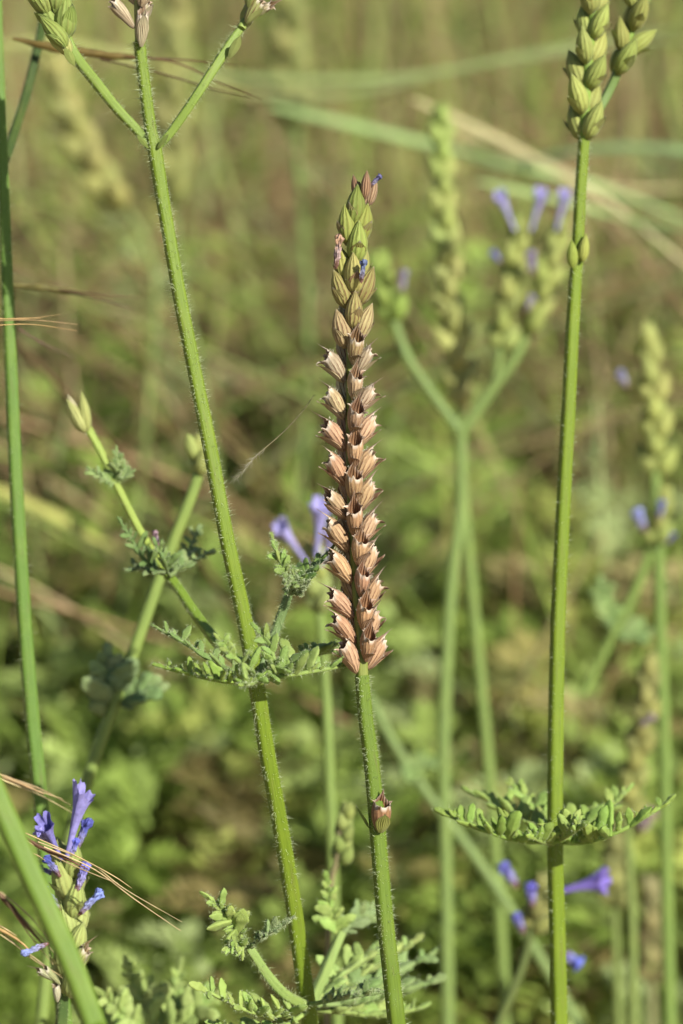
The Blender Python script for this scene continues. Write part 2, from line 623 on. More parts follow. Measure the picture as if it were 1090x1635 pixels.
# lobes of the near leaves
def lobe_mesh(name, seed=0, low=False):
    r_ = random.Random(seed)
    b = MB()
    n, m = (9, 10) if not low else (5, 5)
    rows, uvs = [], []
    crv = r_.uniform(.02, .16)
    sw = r_.uniform(-.08, .08)
    for i in range(n):
        t = i/(n-1)
        w = .19*math.sqrt(max(0, 1-((t-.58)/.425)**2)) if t > .58 else .10+.09*math.sin(t/.58*math.pi/2)
        w *= (1+.13*math.sin(t*13+seed))*(1-.08*t)
        h = w*.6
        ring, uv = [], []
        for j in range(m+1):
            a = 2*math.pi*j/m-math.pi/2
            y = math.cos(a)*w
            z = math.sin(a)*h+(y*y/.19)*.45
            ring.append((t, y+sw*t*t, z+crv*t*t)); uv.append((j/m, t))
        rows.append(ring); uvs.append(uv)
    b.grid(rows, uvs, flip=True)
    return b.mesh(name, [LEAF])
LOBES = [lobe_mesh('leaflet', s) for s in range(5)]

LEAF_COL = (.25, .34, .08)
def leaf(plant, pts, normal, n_pairs, lobe_px, d, col=LEAF_COL, lift=.45, spread=58, wid=1.0, hairs=True, rach_px=3.2, side=(1, -1), start=.18, hair_len=.03, dens=1.0):
    """A pinnate leaf: a hairy midrib with fleshy leaflets on both sides."""
    nn = 22
    pp = smooth(path(pts), nn)
    r0 = cm(rach_px, d)
    me = tube_mesh('leaf', path(pts), [r0*1.2, r0*1.15, r0*.9], LEAF, nn, 8)
    lf = link('leaf', me, plant, jit(col, .08))
    fr = frames(pp, normal)
    R, D, H = [], [], []
    specs = []
    n_pairs = n_pairs*2
    for i in range(n_pairs):
        u = start+(1-start)*i/max(1, n_pairs-.35)
        env = math.sin(math.pi*min(1, .28+.66*u))**.7
        for sg in side:
            specs.append((min(.995, u+random.uniform(-.02, .02)), sg, lobe_px*env*random.choice((random.uniform(.45, .8), random.uniform(.8, 1.25))), math.radians(spread*(1-.35*u))+random.gauss(0, .24)))
    specs.append((.99, 0, lobe_px*.6, 0))
    for u, sg, lp, an in specs:
        x = u*(nn-1); i = min(int(x), nn-2)
        p = pp[i].lerp(pp[i+1], x-i)
        t, s, nr = fr[i]
        dr = (t*math.cos(an)+s*(sg*math.sin(an))+nr*(lift*random.uniform(.2, 1.7) if sg else 0)).normalized()
        zx = (nr-dr*nr.dot(dr)).normalized()
        zx = (zx+s*random.gauss(0, .45)).normalized(); zx = (zx-dr*zx.dot(dr)).normalized()
        yx = zx.cross(dr)
        L = cm(lp, d)
        w = L*wid*random.uniform(.95, 1.3)
        mw = Matrix.Translation(p-dr*L*.04) @ Matrix((dr, yx, zx)).transposed().to_4x4() @ Matrix.Diagonal((L, w, w, 1))
        o = link('leaflet', random.choice(LOBES), lf, jit(col, .16), mw)
        o.matrix_parent_inverse = Matrix.Identity(4)
        if hairs:
            for _ in range(int(34*dens)):
                tt = random.random()**.8; a = random.random()*2*math.pi
                q = Vector((tt, math.cos(a)*.16, math.sin(a)*.07+.1*tt*tt))
                R.append(mw @ q)
                D.append((yx*math.cos(a)+zx*math.sin(a)*1.1+dr*random.gauss(.25, .4)+zx*.2).normalized())
                H.append(hair_len*random.uniform(.5, 1.5))
    if hairs:
        a, b_, c_ = hairs_on_path(path(pts), [r0, r0*.7], 110*dens, hair_len*1.1, False)
        R += a; D += b_; H += c_
        h = link('leaf_hairs', hair_mesh('leaf_hairs', R, D, H, .0023), lf, (.5, .56, .32))
        h.matrix_parent_inverse = Matrix.Identity(4)
        h['kind'] = 'stuff'
    return lf

def along(pts, n=80):
    pp = smooth(pts, n)
    acc = [0]
    for i in range(1, n): acc.append(acc[-1]+(pp[i]-pp[i-1]).length)
    def at(s):
        s = max(0, min(acc[-1]-1e-6, s))
        i = int(np.searchsorted(acc, s, side='right'))-1
        i = min(i, n-2)
        f = (s-acc[i])/(acc[i+1]-acc[i]+1e-9)
        t = (pp[i+1]-pp[i]).normalized()
        return pp[i].lerp(pp[i+1], f), t
    return at, acc[-1]

def spike(plant, pts, pitch, size, col, rot=18, tilt=24, rach_r=.05, kind='bud', top_col=None, low=False, shrink=.75, bract_col=None, width=1.05, with_bracts=True, phase=0.0, stem_col=(.2, .29, .05)):
    """A flower spike: rachis with calyces in crossed pairs, each over its bract."""
    me = tube_mesh('flower_spike', pts, [rach_r, rach_r*.8, rach_r*.5], STEM, 24, 10, False)
    sp = link('flower_spike', me, plant, stem_col)
    at, L = along(pts)
    k = 0
    s = pitch*phase
    while s < L-size*.25:
        f = s/L
        p, t = at(s)
        ref = (TOCAM-t*TOCAM.dot(t)).normalized()
        sd = t.cross(ref)
        c = col if top_col is None else tuple(a+(b-a)*min(1, f*1.15) for a, b in zip(col, top_col))
        for h in (0, 1):
            az = math.radians(rot+90*(k % 2)+180*h+random.uniform(-9, 9))
            o = ref*math.cos(az)+sd*math.sin(az)
            sz = size*(1-(1-shrink)*f)*random.uniform(.9, 1.1)
            ti = math.radians(tilt*(1-.5*f)+random.uniform(-5, 5))
            ax = t*math.cos(ti)+o*math.sin(ti)
            mw = frame_at(p+o*rach_r*.55, ax, o, sz, width)
            ms = random.choice(BUD_LOW if low else (BUD_MESHES if kind == 'bud' else CALYX_MESHES))
            q = link('calyx', ms, sp, jit(c, .13), mw); q.matrix_parent_inverse = Matrix.Identity(4)
            if with_bracts and not low:
                q2 = link('bract', random.choice(BRACT_TIGHT if kind == 'bud' else BRACT_MESHES), sp, jit(bract_col or c, .13), mw)
                q2.matrix_parent_inverse = Matrix.Identity(4)
        k += 1
        s += pitch*.5
    # terminal bud
    p, t = at(L)
    for a in (0, 2.1, 4.2):
        ref = TOCAM.cross(t).normalized(); o = ref*math.cos(a)+t.cross(ref)*math.sin(a)
        q = link('calyx', random.choice(BUD_LOW if low else BUD_MESHES), sp, jit(top_col or col, .1), frame_at(p-t*size*.55, t+o*.18, o, size*shrink, width))
        q.matrix_parent_inverse = Matrix.Identity(4)
    return sp

def flower(parent, p0, p1, d, col, fresh=True, width=1.0, out=None, name=None):
    a, b = P(*p0), P(*p1)
    ax = b-a
    o = link('flower', random.choice(FLOWER if fresh else WITHERED), parent, col, frame_at(a, ax, out or (TOCAM+Vector((0, 0, -.5))), ax.length, width))
    o.matrix_parent_inverse = Matrix.Identity(4)
    return o

# ================================================================== SETTING: the ground
def build_ground():
    n = 90
    b = MB()
    xs = np.sign(np.linspace(-1, 1, n))*np.abs(np.linspace(-1, 1, n))**2.2*2200
    rows, uvs = [], []
    for y in np.linspace(0, 1, n)**2.2*2600-300:
        rows.append([(x, y, .5*math.sin(x*.21)*math.sin(y*.17+1)+.35*math.sin(x*.55+y*.4)-.3) for x in xs]); uvs.append([(x*.1, y*.1) for x in xs])
    b.grid(rows, uvs)
    g = link('ground', b.mesh('ground', [SOIL]))
    g['kind'] = 'structure'
    return g
build_ground()

GREENS = np.array([(.30, .40, .08), (.36, .46, .11), (.42, .51, .16), (.41, .48, .20), (.44, .48, .12), (.25, .34, .07)])
OLIVES = np.array([(.33, .29, .10), (.40, .34, .15), (.26, .21, .08)])
STRAWS = np.array([(.42, .31, .15), (.50, .38, .21), (.30, .19, .09), (.36, .23, .12)])

def colour_mesh(name, V, F, cols, mat):
    me = bpy.data.meshes.new(name)
    nv = len(V)
    me.vertices.add(nv); me.vertices.foreach_set('co', V.astype(np.float32).ravel())
    nf = len(F)
    me.loops.add(nf*4); me.loops.foreach_set('vertex_index', F.astype(np.int32).ravel())
    me.polygons.add(nf)
    me.polygons.foreach_set('loop_start', np.arange(nf, dtype=np.int32)*4)
    me.polygons.foreach_set('loop_total', np.full(nf, 4, dtype=np.int32))
    at = me.attributes.new('leaf_colour', 'FLOAT_COLOR', 'POINT')
    at.data.foreach_set('color', np.concatenate([cols, np.ones((nv, 1))], 1).astype(np.float32).ravel())
    me.materials.append(mat)
    me.update(calc_edges=True)
    me.validate()
    return me

def pinnate_leaves(n, pos, dirs, ups, lens, cols, pairs=7, lobe=.42):
    """n pinnate leaves at once: a narrow midrib strip and pairs of bent lobes"""
    t = dirs/np.linalg.norm(dirs, axis=1)[:, None]
    s = np.cross(t, ups); s /= np.linalg.norm(s, axis=1)[:, None]+1e-9
    u = np.cross(s, t)
    Vs, Fs, Cs = [], [], []
    o = 0
    def pt(a):          # a point on the midrib, drooping towards the tip
        return pos+t*lens*a+u*lens*(.32*a-.45*a*a)
    lens = lens[:, None]
    def addquad(q, shade):
        nonlocal o
        Vs.append(np.stack(q, 1).reshape(-1, 3))
        Fs.append(o+np.arange(n)[:, None]*4+np.arange(4)[None])
        Cs.append(np.repeat(np.clip(cols*shade, 0, .9), 4, axis=0)); o += n*4
    for a, b_ in ((0, .5), (.5, 1.0)):
        w = lens*.025
        addquad([pt(a)-s*w, pt(a)+s*w, pt(b_)+s*w, pt(b_)-s*w], np.ones((n, 1))*1.05)
    for i in range(pairs):
        a = .2+.75*i/pairs
        env = math.sin(math.pi*(.25+.7*a))
        for sg in (1, -1):
            L = lens*lobe*env*rng.uniform(.7, 1.2, (n, 1))
            dr = t*.65+s*sg*.85+u*rng.uniform(.0, .55, (n, 1))
            dr /= np.linalg.norm(dr, axis=1)[:, None]
            wv = np.cross(u, dr)*L*.2
            p0 = pt(a); m = p0+dr*L*.6+u*L*.06
            addquad([p0, m-wv, p0+dr*L, m+wv], rng.uniform(.85, 1.15, (n, 1)))
    p0 = pt(.9); L = lens*lobe*.5; wv = s*L*.3
    addquad([p0, p0+t*L*.5-wv, p0+t*L, p0+t*L*.5+wv], np.ones((n, 1)))
    return np.concatenate(Vs), np.concatenate(Fs), np.concatenate(Cs)

def pick(pal, n):
    return pal[rng.integers(0, len(pal), n)]*rng.uniform(.8, 1.25, (n, 1))

def build_undergrowth():
    """leafy lavender shoots nobody could count, out of focus behind the stems"""
    parts = []
    # shoots: clumps of leaves on upright axes, densest near the camera side
    ns = 1250
    Y = 40+rng.random(ns)**1.25*110
    X = rng.uniform(-1, 1, ns)*(5+Y*.15)
    Y = np.where(Y < 43, Y+4, Y)
    Y[:260] = 41.5+rng.random(260)*13; X[:260] = rng.uniform(-1, 1, 260)*10
    patch = np.sin(X*.42+Y*.13)+np.sin(X*.17-Y*.21+2)+rng.normal(0, .6, ns)
    keep = ((patch > -1.0) | (Y < 60)) & (rng.random(ns) < np.interp(Y, [40, 66, 80, 150], [1.0, .7, .10, .08]))
    X, Y = X[keep], Y[keep]
    P_, D_, U_, L_, C_ = [], [], [], [], []
    for x, y in zip(X, Y):
        h = random.uniform(2.5, 9.5)*float(np.interp(y, [40, 50, 62], [.35, .6, 1]))
        lean = Vector((random.gauss(0, .25), random.gauss(0, .25), 1)).normalized()
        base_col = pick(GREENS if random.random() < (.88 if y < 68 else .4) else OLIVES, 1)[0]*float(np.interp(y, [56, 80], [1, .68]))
        z = random.uniform(.2, 1.5)
        while z < h:
            a0 = random.random()*math.pi
            for k in range(random.choice((2, 3, 4))):
                a = a0+k*math.pi/2*random.uniform(.8, 1.2)
                el = random.uniform(.0, .8)
                P_.append((x+lean.x*z, y+lean.y*z, z))
                D_.append((math.cos(a)*math.cos(el), math.sin(a)*math.cos(el), math.sin(el)))
                U_.append((-math.cos(a)*math.sin(el), -math.sin(a)*math.sin(el), math.cos(el)))
                L_.append(random.uniform(.9, 2.3)*(1-.35*z/h))
                C_.append(base_col*random.uniform(.8, 1.2))
            z += random.uniform(.8, 1.7)
    n = len(P_)
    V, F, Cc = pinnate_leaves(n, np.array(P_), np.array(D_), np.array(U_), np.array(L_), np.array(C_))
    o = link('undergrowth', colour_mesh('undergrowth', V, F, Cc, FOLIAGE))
    o['kind'] = 'stuff'; o['label'] = 'soft green mass of feathery leaves behind the stems'; o['category'] = 'undergrowth'
    print('undergrowth leaves', n)

def build_dry_grass():
    n = 4600
    Y = 60+rng.random(n)**.85*150
    X = rng.uniform(-1, 1, n)*(10+Y*.19)
    nseg = 6
    flat = rng.random(n) < .6
    H = rng.uniform(3, 13, n)*np.interp(Y, [60, 75, 230], [.4, 1, 1])
    az = np.where(flat, rng.normal(0, .35, n)+np.where(rng.random(n) < .5, 0, math.pi), rng.uniform(0, 2*math.pi, n))
    lean = np.where(flat, rng.uniform(1.0, 2.6, n), rng.uniform(.1, 1.2, n))
    W = rng.uniform(.06, .24, n)
    cols = np.where((rng.random(n) < .42)[:, None], pick(STRAWS*.8, n), np.where((rng.random(n) < .55)[:, None], pick(OLIVES*.75, n), pick(GREENS*.6, n)))
    pat = np.sin(X*.33+Y*.09)+np.sin(X*.13-Y*.17+1.3)+.7*np.sin(X*.7+Y*.31)
    ok = pat+rng.normal(0, .45, n) > -.55
    gr = np.clip(.5+.4*np.sin(X*.21-Y*.11+.5)+rng.normal(0, .15, n), 0, 1)[:, None]
    cols = cols*(1-.35*gr)+pick(GREENS*.5, n)*(.35*gr)
    X, Y, H, az, lean, W, cols = X[ok], Y[ok], H[ok], az[ok], lean[ok], W[ok], cols[ok]
    n = len(X)
    ax = np.stack([np.cos(az), np.sin(az), np.zeros(n)], 1)
    sd = np.stack([-np.sin(az+.6), np.cos(az+.6), rng.uniform(-.3, .3, n)], 1)
    rows = []
    for i in range(nseg+1):
        t = i/nseg
        c = np.stack([X, Y, np.zeros(n)], 1)+ax*(H*lean*t**1.8)[:, None]
        c[:, 2] = H*(t-.28*lean*t*t)
        w = (W*(1-t**3)*.5+.01)[:, None]
        rows.append(np.stack([c-sd*w, c+sd*w], 1))
    A = np.stack(rows, 1)                      # n, seg+1, 2, 3
    V = A.reshape(-1, 3)
    base = (np.arange(n)*(nseg+1)*2)[:, None]
    F = np.concatenate([base+np.array([2*i, 2*i+1, 2*i+3, 2*i+2])[None] for i in range(nseg)])
    o = link('dry_grass', colour_mesh('dry_grass', V, F, np.repeat(cols, (nseg+1)*2, axis=0), DRY))
    o['kind'] = 'stuff'; o['label'] = 'mixed dry and green grass blades in the far blur'; o['category'] = 'grass'

def build_litter():
    n = 9000
    Y = 38+rng.random(n)*150
    X = rng.uniform(-1, 1, n)*(10+Y*.2)
    a = rng.uniform(0, 2*math.pi, n)
    t = np.stack([np.cos(a), np.sin(a), rng.uniform(-.1, .5, n)], 1)
    s = np.stack([-np.sin(a), np.cos(a), rng.uniform(-.4, .4, n)], 1)
    L = rng.uniform(.6, 3.0, n)[:, None]; W = L*rng.uniform(.12, .4, (n, 1))
    p = np.stack([X, Y, rng.uniform(.1, .9, n)], 1)
    V = np.stack([p-t*L*.5, p-s*W*.5+[0, 0, .1], p+t*L*.5, p+s*W*.5+[0, 0, .1]], 1).reshape(-1, 3)
    F = np.arange(n*4).reshape(n, 4)
    o = link('leaf_litter', colour_mesh('leaf_litter', V, F, np.repeat(pick(STRAWS, n), 4, axis=0), DRY))
    o['kind'] = 'stuff'; o['label'] = 'dry brown leaf litter on the soil'; o['category'] = 'litter'
def build_stalks():
    """thin upright stalks of grass and lavender, too many and too blurred to count"""
    n = 1500
    Y = 47+rng.random(n)**1.1*95
    X = rng.uniform(-1, 1, n)*(6+Y*.16)
    H = rng.uniform(4, 15, n)*np.interp(Y, [47, 60, 80], [.55, .8, 1.05])
    lx, ly = rng.normal(0, .22, n), rng.normal(0, .2, n)
    bx = rng.normal(0, .12, n)
    W = rng.uniform(.03, .10, n)
    mix = rng.random(n)
    cols = np.where((mix < .55)[:, None], pick(GREENS, n), np.where((mix < .78)[:, None], pick(OLIVES, n), pick(STRAWS, n)))
    nseg = 4
    rows = []
    for i in range(nseg+1):
        t = i/nseg
        c = np.stack([X+lx*H*t+bx*H*t*t, Y+ly*H*t, H*t], 1)
        w = W*(1-.55*t)
        rows.append(np.stack([c+np.stack([w*math.cos(a), w*math.sin(a), 0*w], 1) for a in (0, 2.094, 4.189)], 1))
    A = np.stack(rows, 1)
    V = A.reshape(-1, 3)
    base = (np.arange(n)*(nseg+1)*3)[:, None]
    F = np.concatenate([base+np.array([3*i+k, 3*i+(k+1) % 3, 3*i+3+(k+1) % 3, 3*i+3+k])[None] for i in range(nseg) for k in range(3)])
    o = link('meadow_stalks', colour_mesh('meadow_stalks', V, F, np.repeat(cols, (nseg+1)*3, axis=0), DRY))
    o['kind'] = 'stuff'; o['label'] = 'thin green and straw stalks blurred together behind the plants'; o['category'] = 'stalks'
def build_arching_grass():
    """long thin blades and culms lying over each other across the upper half"""
    n = 300
    Y = 50+rng.random(n)*30
    X = rng.uniform(-1, 1, n)*15
    nseg = 10
    sgn = np.where(rng.random(n) < .5, 1, -1)
    H = rng.uniform(.7, 1.15, n)*np.maximum(30-Y*.31, 6)
    lean = rng.uniform(.3, 1.5, n)*sgn
    ly = rng.normal(0, .35, n)
    W = rng.uniform(.035, .11, n)
    mix = rng.random(n)
    cols = np.where((mix < .3)[:, None], pick(GREENS*.8, n), np.where((mix < .45)[:, None], pick(OLIVES*.7, n), np.where((rng.random(n) < .6)[:, None], pick(STRAWS, n), pick(STRAWS*.5, n))))
    rows = []
    for i in range(nseg+1):
        t = i/nseg
        c = np.stack([X+lean*H*(.25*t+.75*t*t), Y+ly*H*t, H*(1.15*t-.2*t*t*np.abs(lean))], 1)
        c[:, 2] = np.maximum(c[:, 2], .3)
        w = W*(1-.7*t*t)
        rows.append(np.stack([c+np.stack([w*0, w*math.cos(a), w*math.sin(a)], 1)+np.stack([w*math.sin(a+.5)*.6, 0*w, 0*w], 1) for a in (0, 2.094, 4.189)], 1))
    A = np.stack(rows, 1)
    V = A.reshape(-1, 3)
    base = (np.arange(n)*(nseg+1)*3)[:, None]
    F = np.concatenate([base+np.array([3*i+k, 3*i+(k+1) % 3, 3*i+3+(k+1) % 3, 3*i+3+k])[None] for i in range(nseg) for k in range(3)])
    o = link('arching_grass', colour_mesh('arching_grass', V, F, np.repeat(cols, (nseg+1)*3, axis=0), DRY))
    o['kind'] = 'stuff'; o['label'] = 'tangle of thin arching grass culms blurred across the upper half'; o['category'] = 'grass'
build_arching_grass()
build_stalks()
build_litter()
build_undergrowth()
build_dry_grass()

# ================================================================== THE DRY SPIKE IN FOCUS
G_STEM = (.10, .152, .012)
def main_plant():
    low = [(578, 1078, 0), (583, 1140, 0), (592, 1210, 0), (600, 1290, 0), (607, 1380, 0), (616, 1480, 0), (626, 1570, 0), (640, 1690, .1)]
    vis = path(low)
    end = ground_end(vis, .6, .5)
    t = thing('lavender_plant', 'lavender in sharp focus with tall brown dried seed spike, green only at its tip', 'lavender', end[-1])
    st = stem(t, vis+end, [cm(10.3), cm(10.8), cm(11.2), cm(11.7), cm(11.8), cm(12.2), cm(12.6), cm(13), .11, .13], G_STEM, 0, n=70)
    R, D, H = hairs_on_path(vis, [cm(10.4), cm(12.7)], 330, .038)
    h = link('stem_hairs', hair_mesh('stem_hairs', R, D, H, .0026), st, (.56, .62, .36)); h.matrix_parent_inverse = Matrix.Identity(4); h['kind'] = 'stuff'
    # small dry calyx clasped to the stem
    b0 = P(606, 1328, -.12)
    for (m, c, sz, w) in ((CALYX_MESHES[3], (.36, .20, .09), .40, 1.25), (BRACT_TIGHT[0], (.29, .30, .07), .42, 1.38)):
        o = link('calyx' if w < 1.3 else 'bract', m, t, c, frame_at(b0, UP+RT*.07, TOCAM+RT*.3, sz, w))
    o = link('bract', BRACT_TIGHT[1], t, (.16, .24, .04), frame_at(P(594, 1322, .02), UP-RT*.10, -RT+TOCAM*.1, .44, 1.0))
    # rachis
    axp = [(578, 1082, 0), (577, 1040, 0), (571, 960, .0), (565, 880, .0), (561, 790, 0), (559, 700, 0), (559, 620, 0), (560, 540, 0), (562, 460, 0), (564, 390, 0), (571, 320, 0), (576, 296, 0)]
    rp = path(axp)
    sp = link('flower_spike', tube_mesh('flower_spike', rp, [cm(9), cm(6.5), cm(6.5), cm(6), cm(5)], STEM, 40, 12, True), t, (.19, .21, .045))
    ax_y = [a[1] for a in axp]; ax_x = [a[0] for a in axp]
    def axis(y): return float(np.interp(y, ax_y[::-1], ax_x[::-1]))
    TAN, PALE, YEL, GRN = (.61, .41, .225), (.60, .51, .30), (.38, .34, .11), (.26, .30, .06)
    def colour(y):
        ys = [300, 410, 470, 530, 600, 655, 700, 1100]
        cs = [GRN, GRN, YEL, (.48, .42, .19), PALE, (.61, .47, .27), TAN, (.61, .395, .21)]
        return tuple(float(np.interp(y, ys, [c[i] for c in cs])) for i in range(3))
    ROT = math.radians(20)
    R, D, H = [], [], []
    def put(y, azdeg, size, tilt, kind, col, w=1.0, bc=None, dx=0, bract=True, off=9.5):
        az = math.radians(azdeg)+ROT
        p = P(axis(y)+dx, y, 0)
        tt = (P(axis(y-30), y-30, 0)-p).normalized()
        ref = (TOCAM-tt*TOCAM.dot(tt)).normalized()
        o = ref*math.cos(az)-ref.cross(tt)*(-1)*0+RT*math.sin(az)
        o = (o-tt*o.dot(tt)).normalized()
        ti = math.radians(tilt+random.uniform(-3, 3))
        ax = tt*math.cos(ti)+o*math.sin(ti)
        L = cm(size)
        mw = frame_at(p+o*cm(off), ax, o, L, w)
        m = random.choice(CALYX_GAPING if abs(azdeg) < 20 else CALYX_MESHES) if kind == 'open' else random.choice(BUD_MESHES if y < 480 else BUD_DRY)
        mw = mw @ Matrix.Rotation(random.gauss(0, .16), 4, 'Z') @ Matrix.Rotation(random.gauss(0, .05), 4, 'Y')
        q = link('calyx', m, sp, jit(col, .17), mw); q.matrix_parent_inverse = Matrix.Identity(4)
        if bract:
            q = link('bract', random.choice((BRACT_SHORT if abs(azdeg) < 20 else BRACT_MESHES) if kind == 'open' else BRACT_VEINED), sp, jit(bc or tuple(c*.86 for c in col), .09), mw)
            q.matrix_parent_inverse = Matrix.Identity(4)
        for _ in range(40 if kind == 'open' else 16):
            a = random.random()*2*math.pi; v = random.uniform(.1, .55)
            if random.random() < .45: a = math.pi+random.gauss(0, .5); v = random.uniform(.5, 1.0)
            k = calyx_profile(v)*.96
            q = Vector((math.sin(a)*k, math.cos(a)*k, v))
            R.append(mw @ q); D.append((mw.to_3x3() @ Vector((math.sin(a), math.cos(a), .6+random.gauss(0, .4)))).normalized()); H.append(random.uniform(.012, .038))
    LRl = [1076, 1029, 982, 932, 878, 826, 775, 721, 668, 608, 553, 490]
    for i, y in enumerate(LRl):
        kind = 'open' if y > 560 else 'bud'
        c = colour(y-25)
        sz = random.uniform(55, 62) if y > 700 else random.uniform(56, 63)
        if y < 560: sz = 64
        put(y+random.uniform(-4, 4), -88+random.uniform(-12, 12), sz, random.uniform(24, 35) if y > 560 else 17, kind, c, random.uniform(.84, .96))
        put(y-6+random.uniform(-4, 4), 86+random.uniform(-12, 12), sz*random.uniform(.92, 1.06), random.uniform(22, 33) if y > 560 else 17, kind, c, random.uniform(.84, .96))
    Fl = [1053, 1005, 958, 906, 853, 800, 748, 695, 640, 583, 524]
    for y in Fl:
        kind = 'open' if y > 540 else 'bud'
        c = colour(y-25)
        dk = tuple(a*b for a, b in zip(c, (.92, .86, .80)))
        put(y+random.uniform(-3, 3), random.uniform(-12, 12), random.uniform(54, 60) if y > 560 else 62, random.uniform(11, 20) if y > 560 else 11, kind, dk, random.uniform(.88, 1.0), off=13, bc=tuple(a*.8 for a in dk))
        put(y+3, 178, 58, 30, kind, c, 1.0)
    # green top
    put(470, 0, 68, 9, 'bud', (.36, .34, .10), .95, bc=(.36, .25, .12))
    put(452, -100, 62, 12, 'bud', (.34, .32, .09), .9)
    put(452, 95, 64, 10, 'bud', (.30, .31, .08), .9)
    put(420, 5, 68, 6, 'bud', (.28, .30, .065), .98)
    put(412, 120, 62, 10, 'bud', (.30, .29, .09), .9)
    put(392, -75, 66, 8, 'bud', (.26, .28, .06), .9, bc=(.34, .32, .12))
    put(388, 40, 66, 7, 'bud', (.24, .275, .05), 1.0, bc=(.28, .30, .08), off=8)
    put(364, -60, 70, 2, 'bud', (.235, .275, .055), .95, bc=(.30, .31, .10), off=5)
    put(366, 150, 62, 7, 'bud', (.30, .28, .10), .85, off=6)
    # withered brown tip
    for (x, y, s, lean, c) in ((578, 330, 46, .15, (.38, .27, .15)), (570, 318, 40, -.12, (.30, .19, .10)), (582, 318, 46, .10, (.38, .24, .13)), (588, 328, 48, .28, (.45, .32, .18)), (574, 322, 34, .0, (.24, .12, .06))):
        q = link('calyx', random.choice(BUD_DRY), sp, c, frame_at(P(x, y, random.uniform(-.05, .08)), UP+RT*lean+TOCAM*random.uniform(-.2, .1), TOCAM+RT*lean, cm(s), .72)); q.matrix_parent_inverse = Matrix.Identity(4)
    f1 = flower(sp, (590, 298, -.05), (608, 279, -.1), 0, (.15, .14, .27), False, 1.0)
    f2 = flower(sp, (536, 428, -.12), (542, 374, -.2), 0, (.50, .31, .19), False, .75)
    f3 = flower(sp, (576, 452, -.28), (581, 414, -.34), 0, (.13, .16, .27), False, .85)
    h = link('calyx_hairs', hair_mesh('calyx_hairs', R, D, H, .0022), sp, (.72, .68, .55)); h.matrix_parent_inverse = Matrix.Identity(4); h['kind'] = 'stuff'
main_plant()

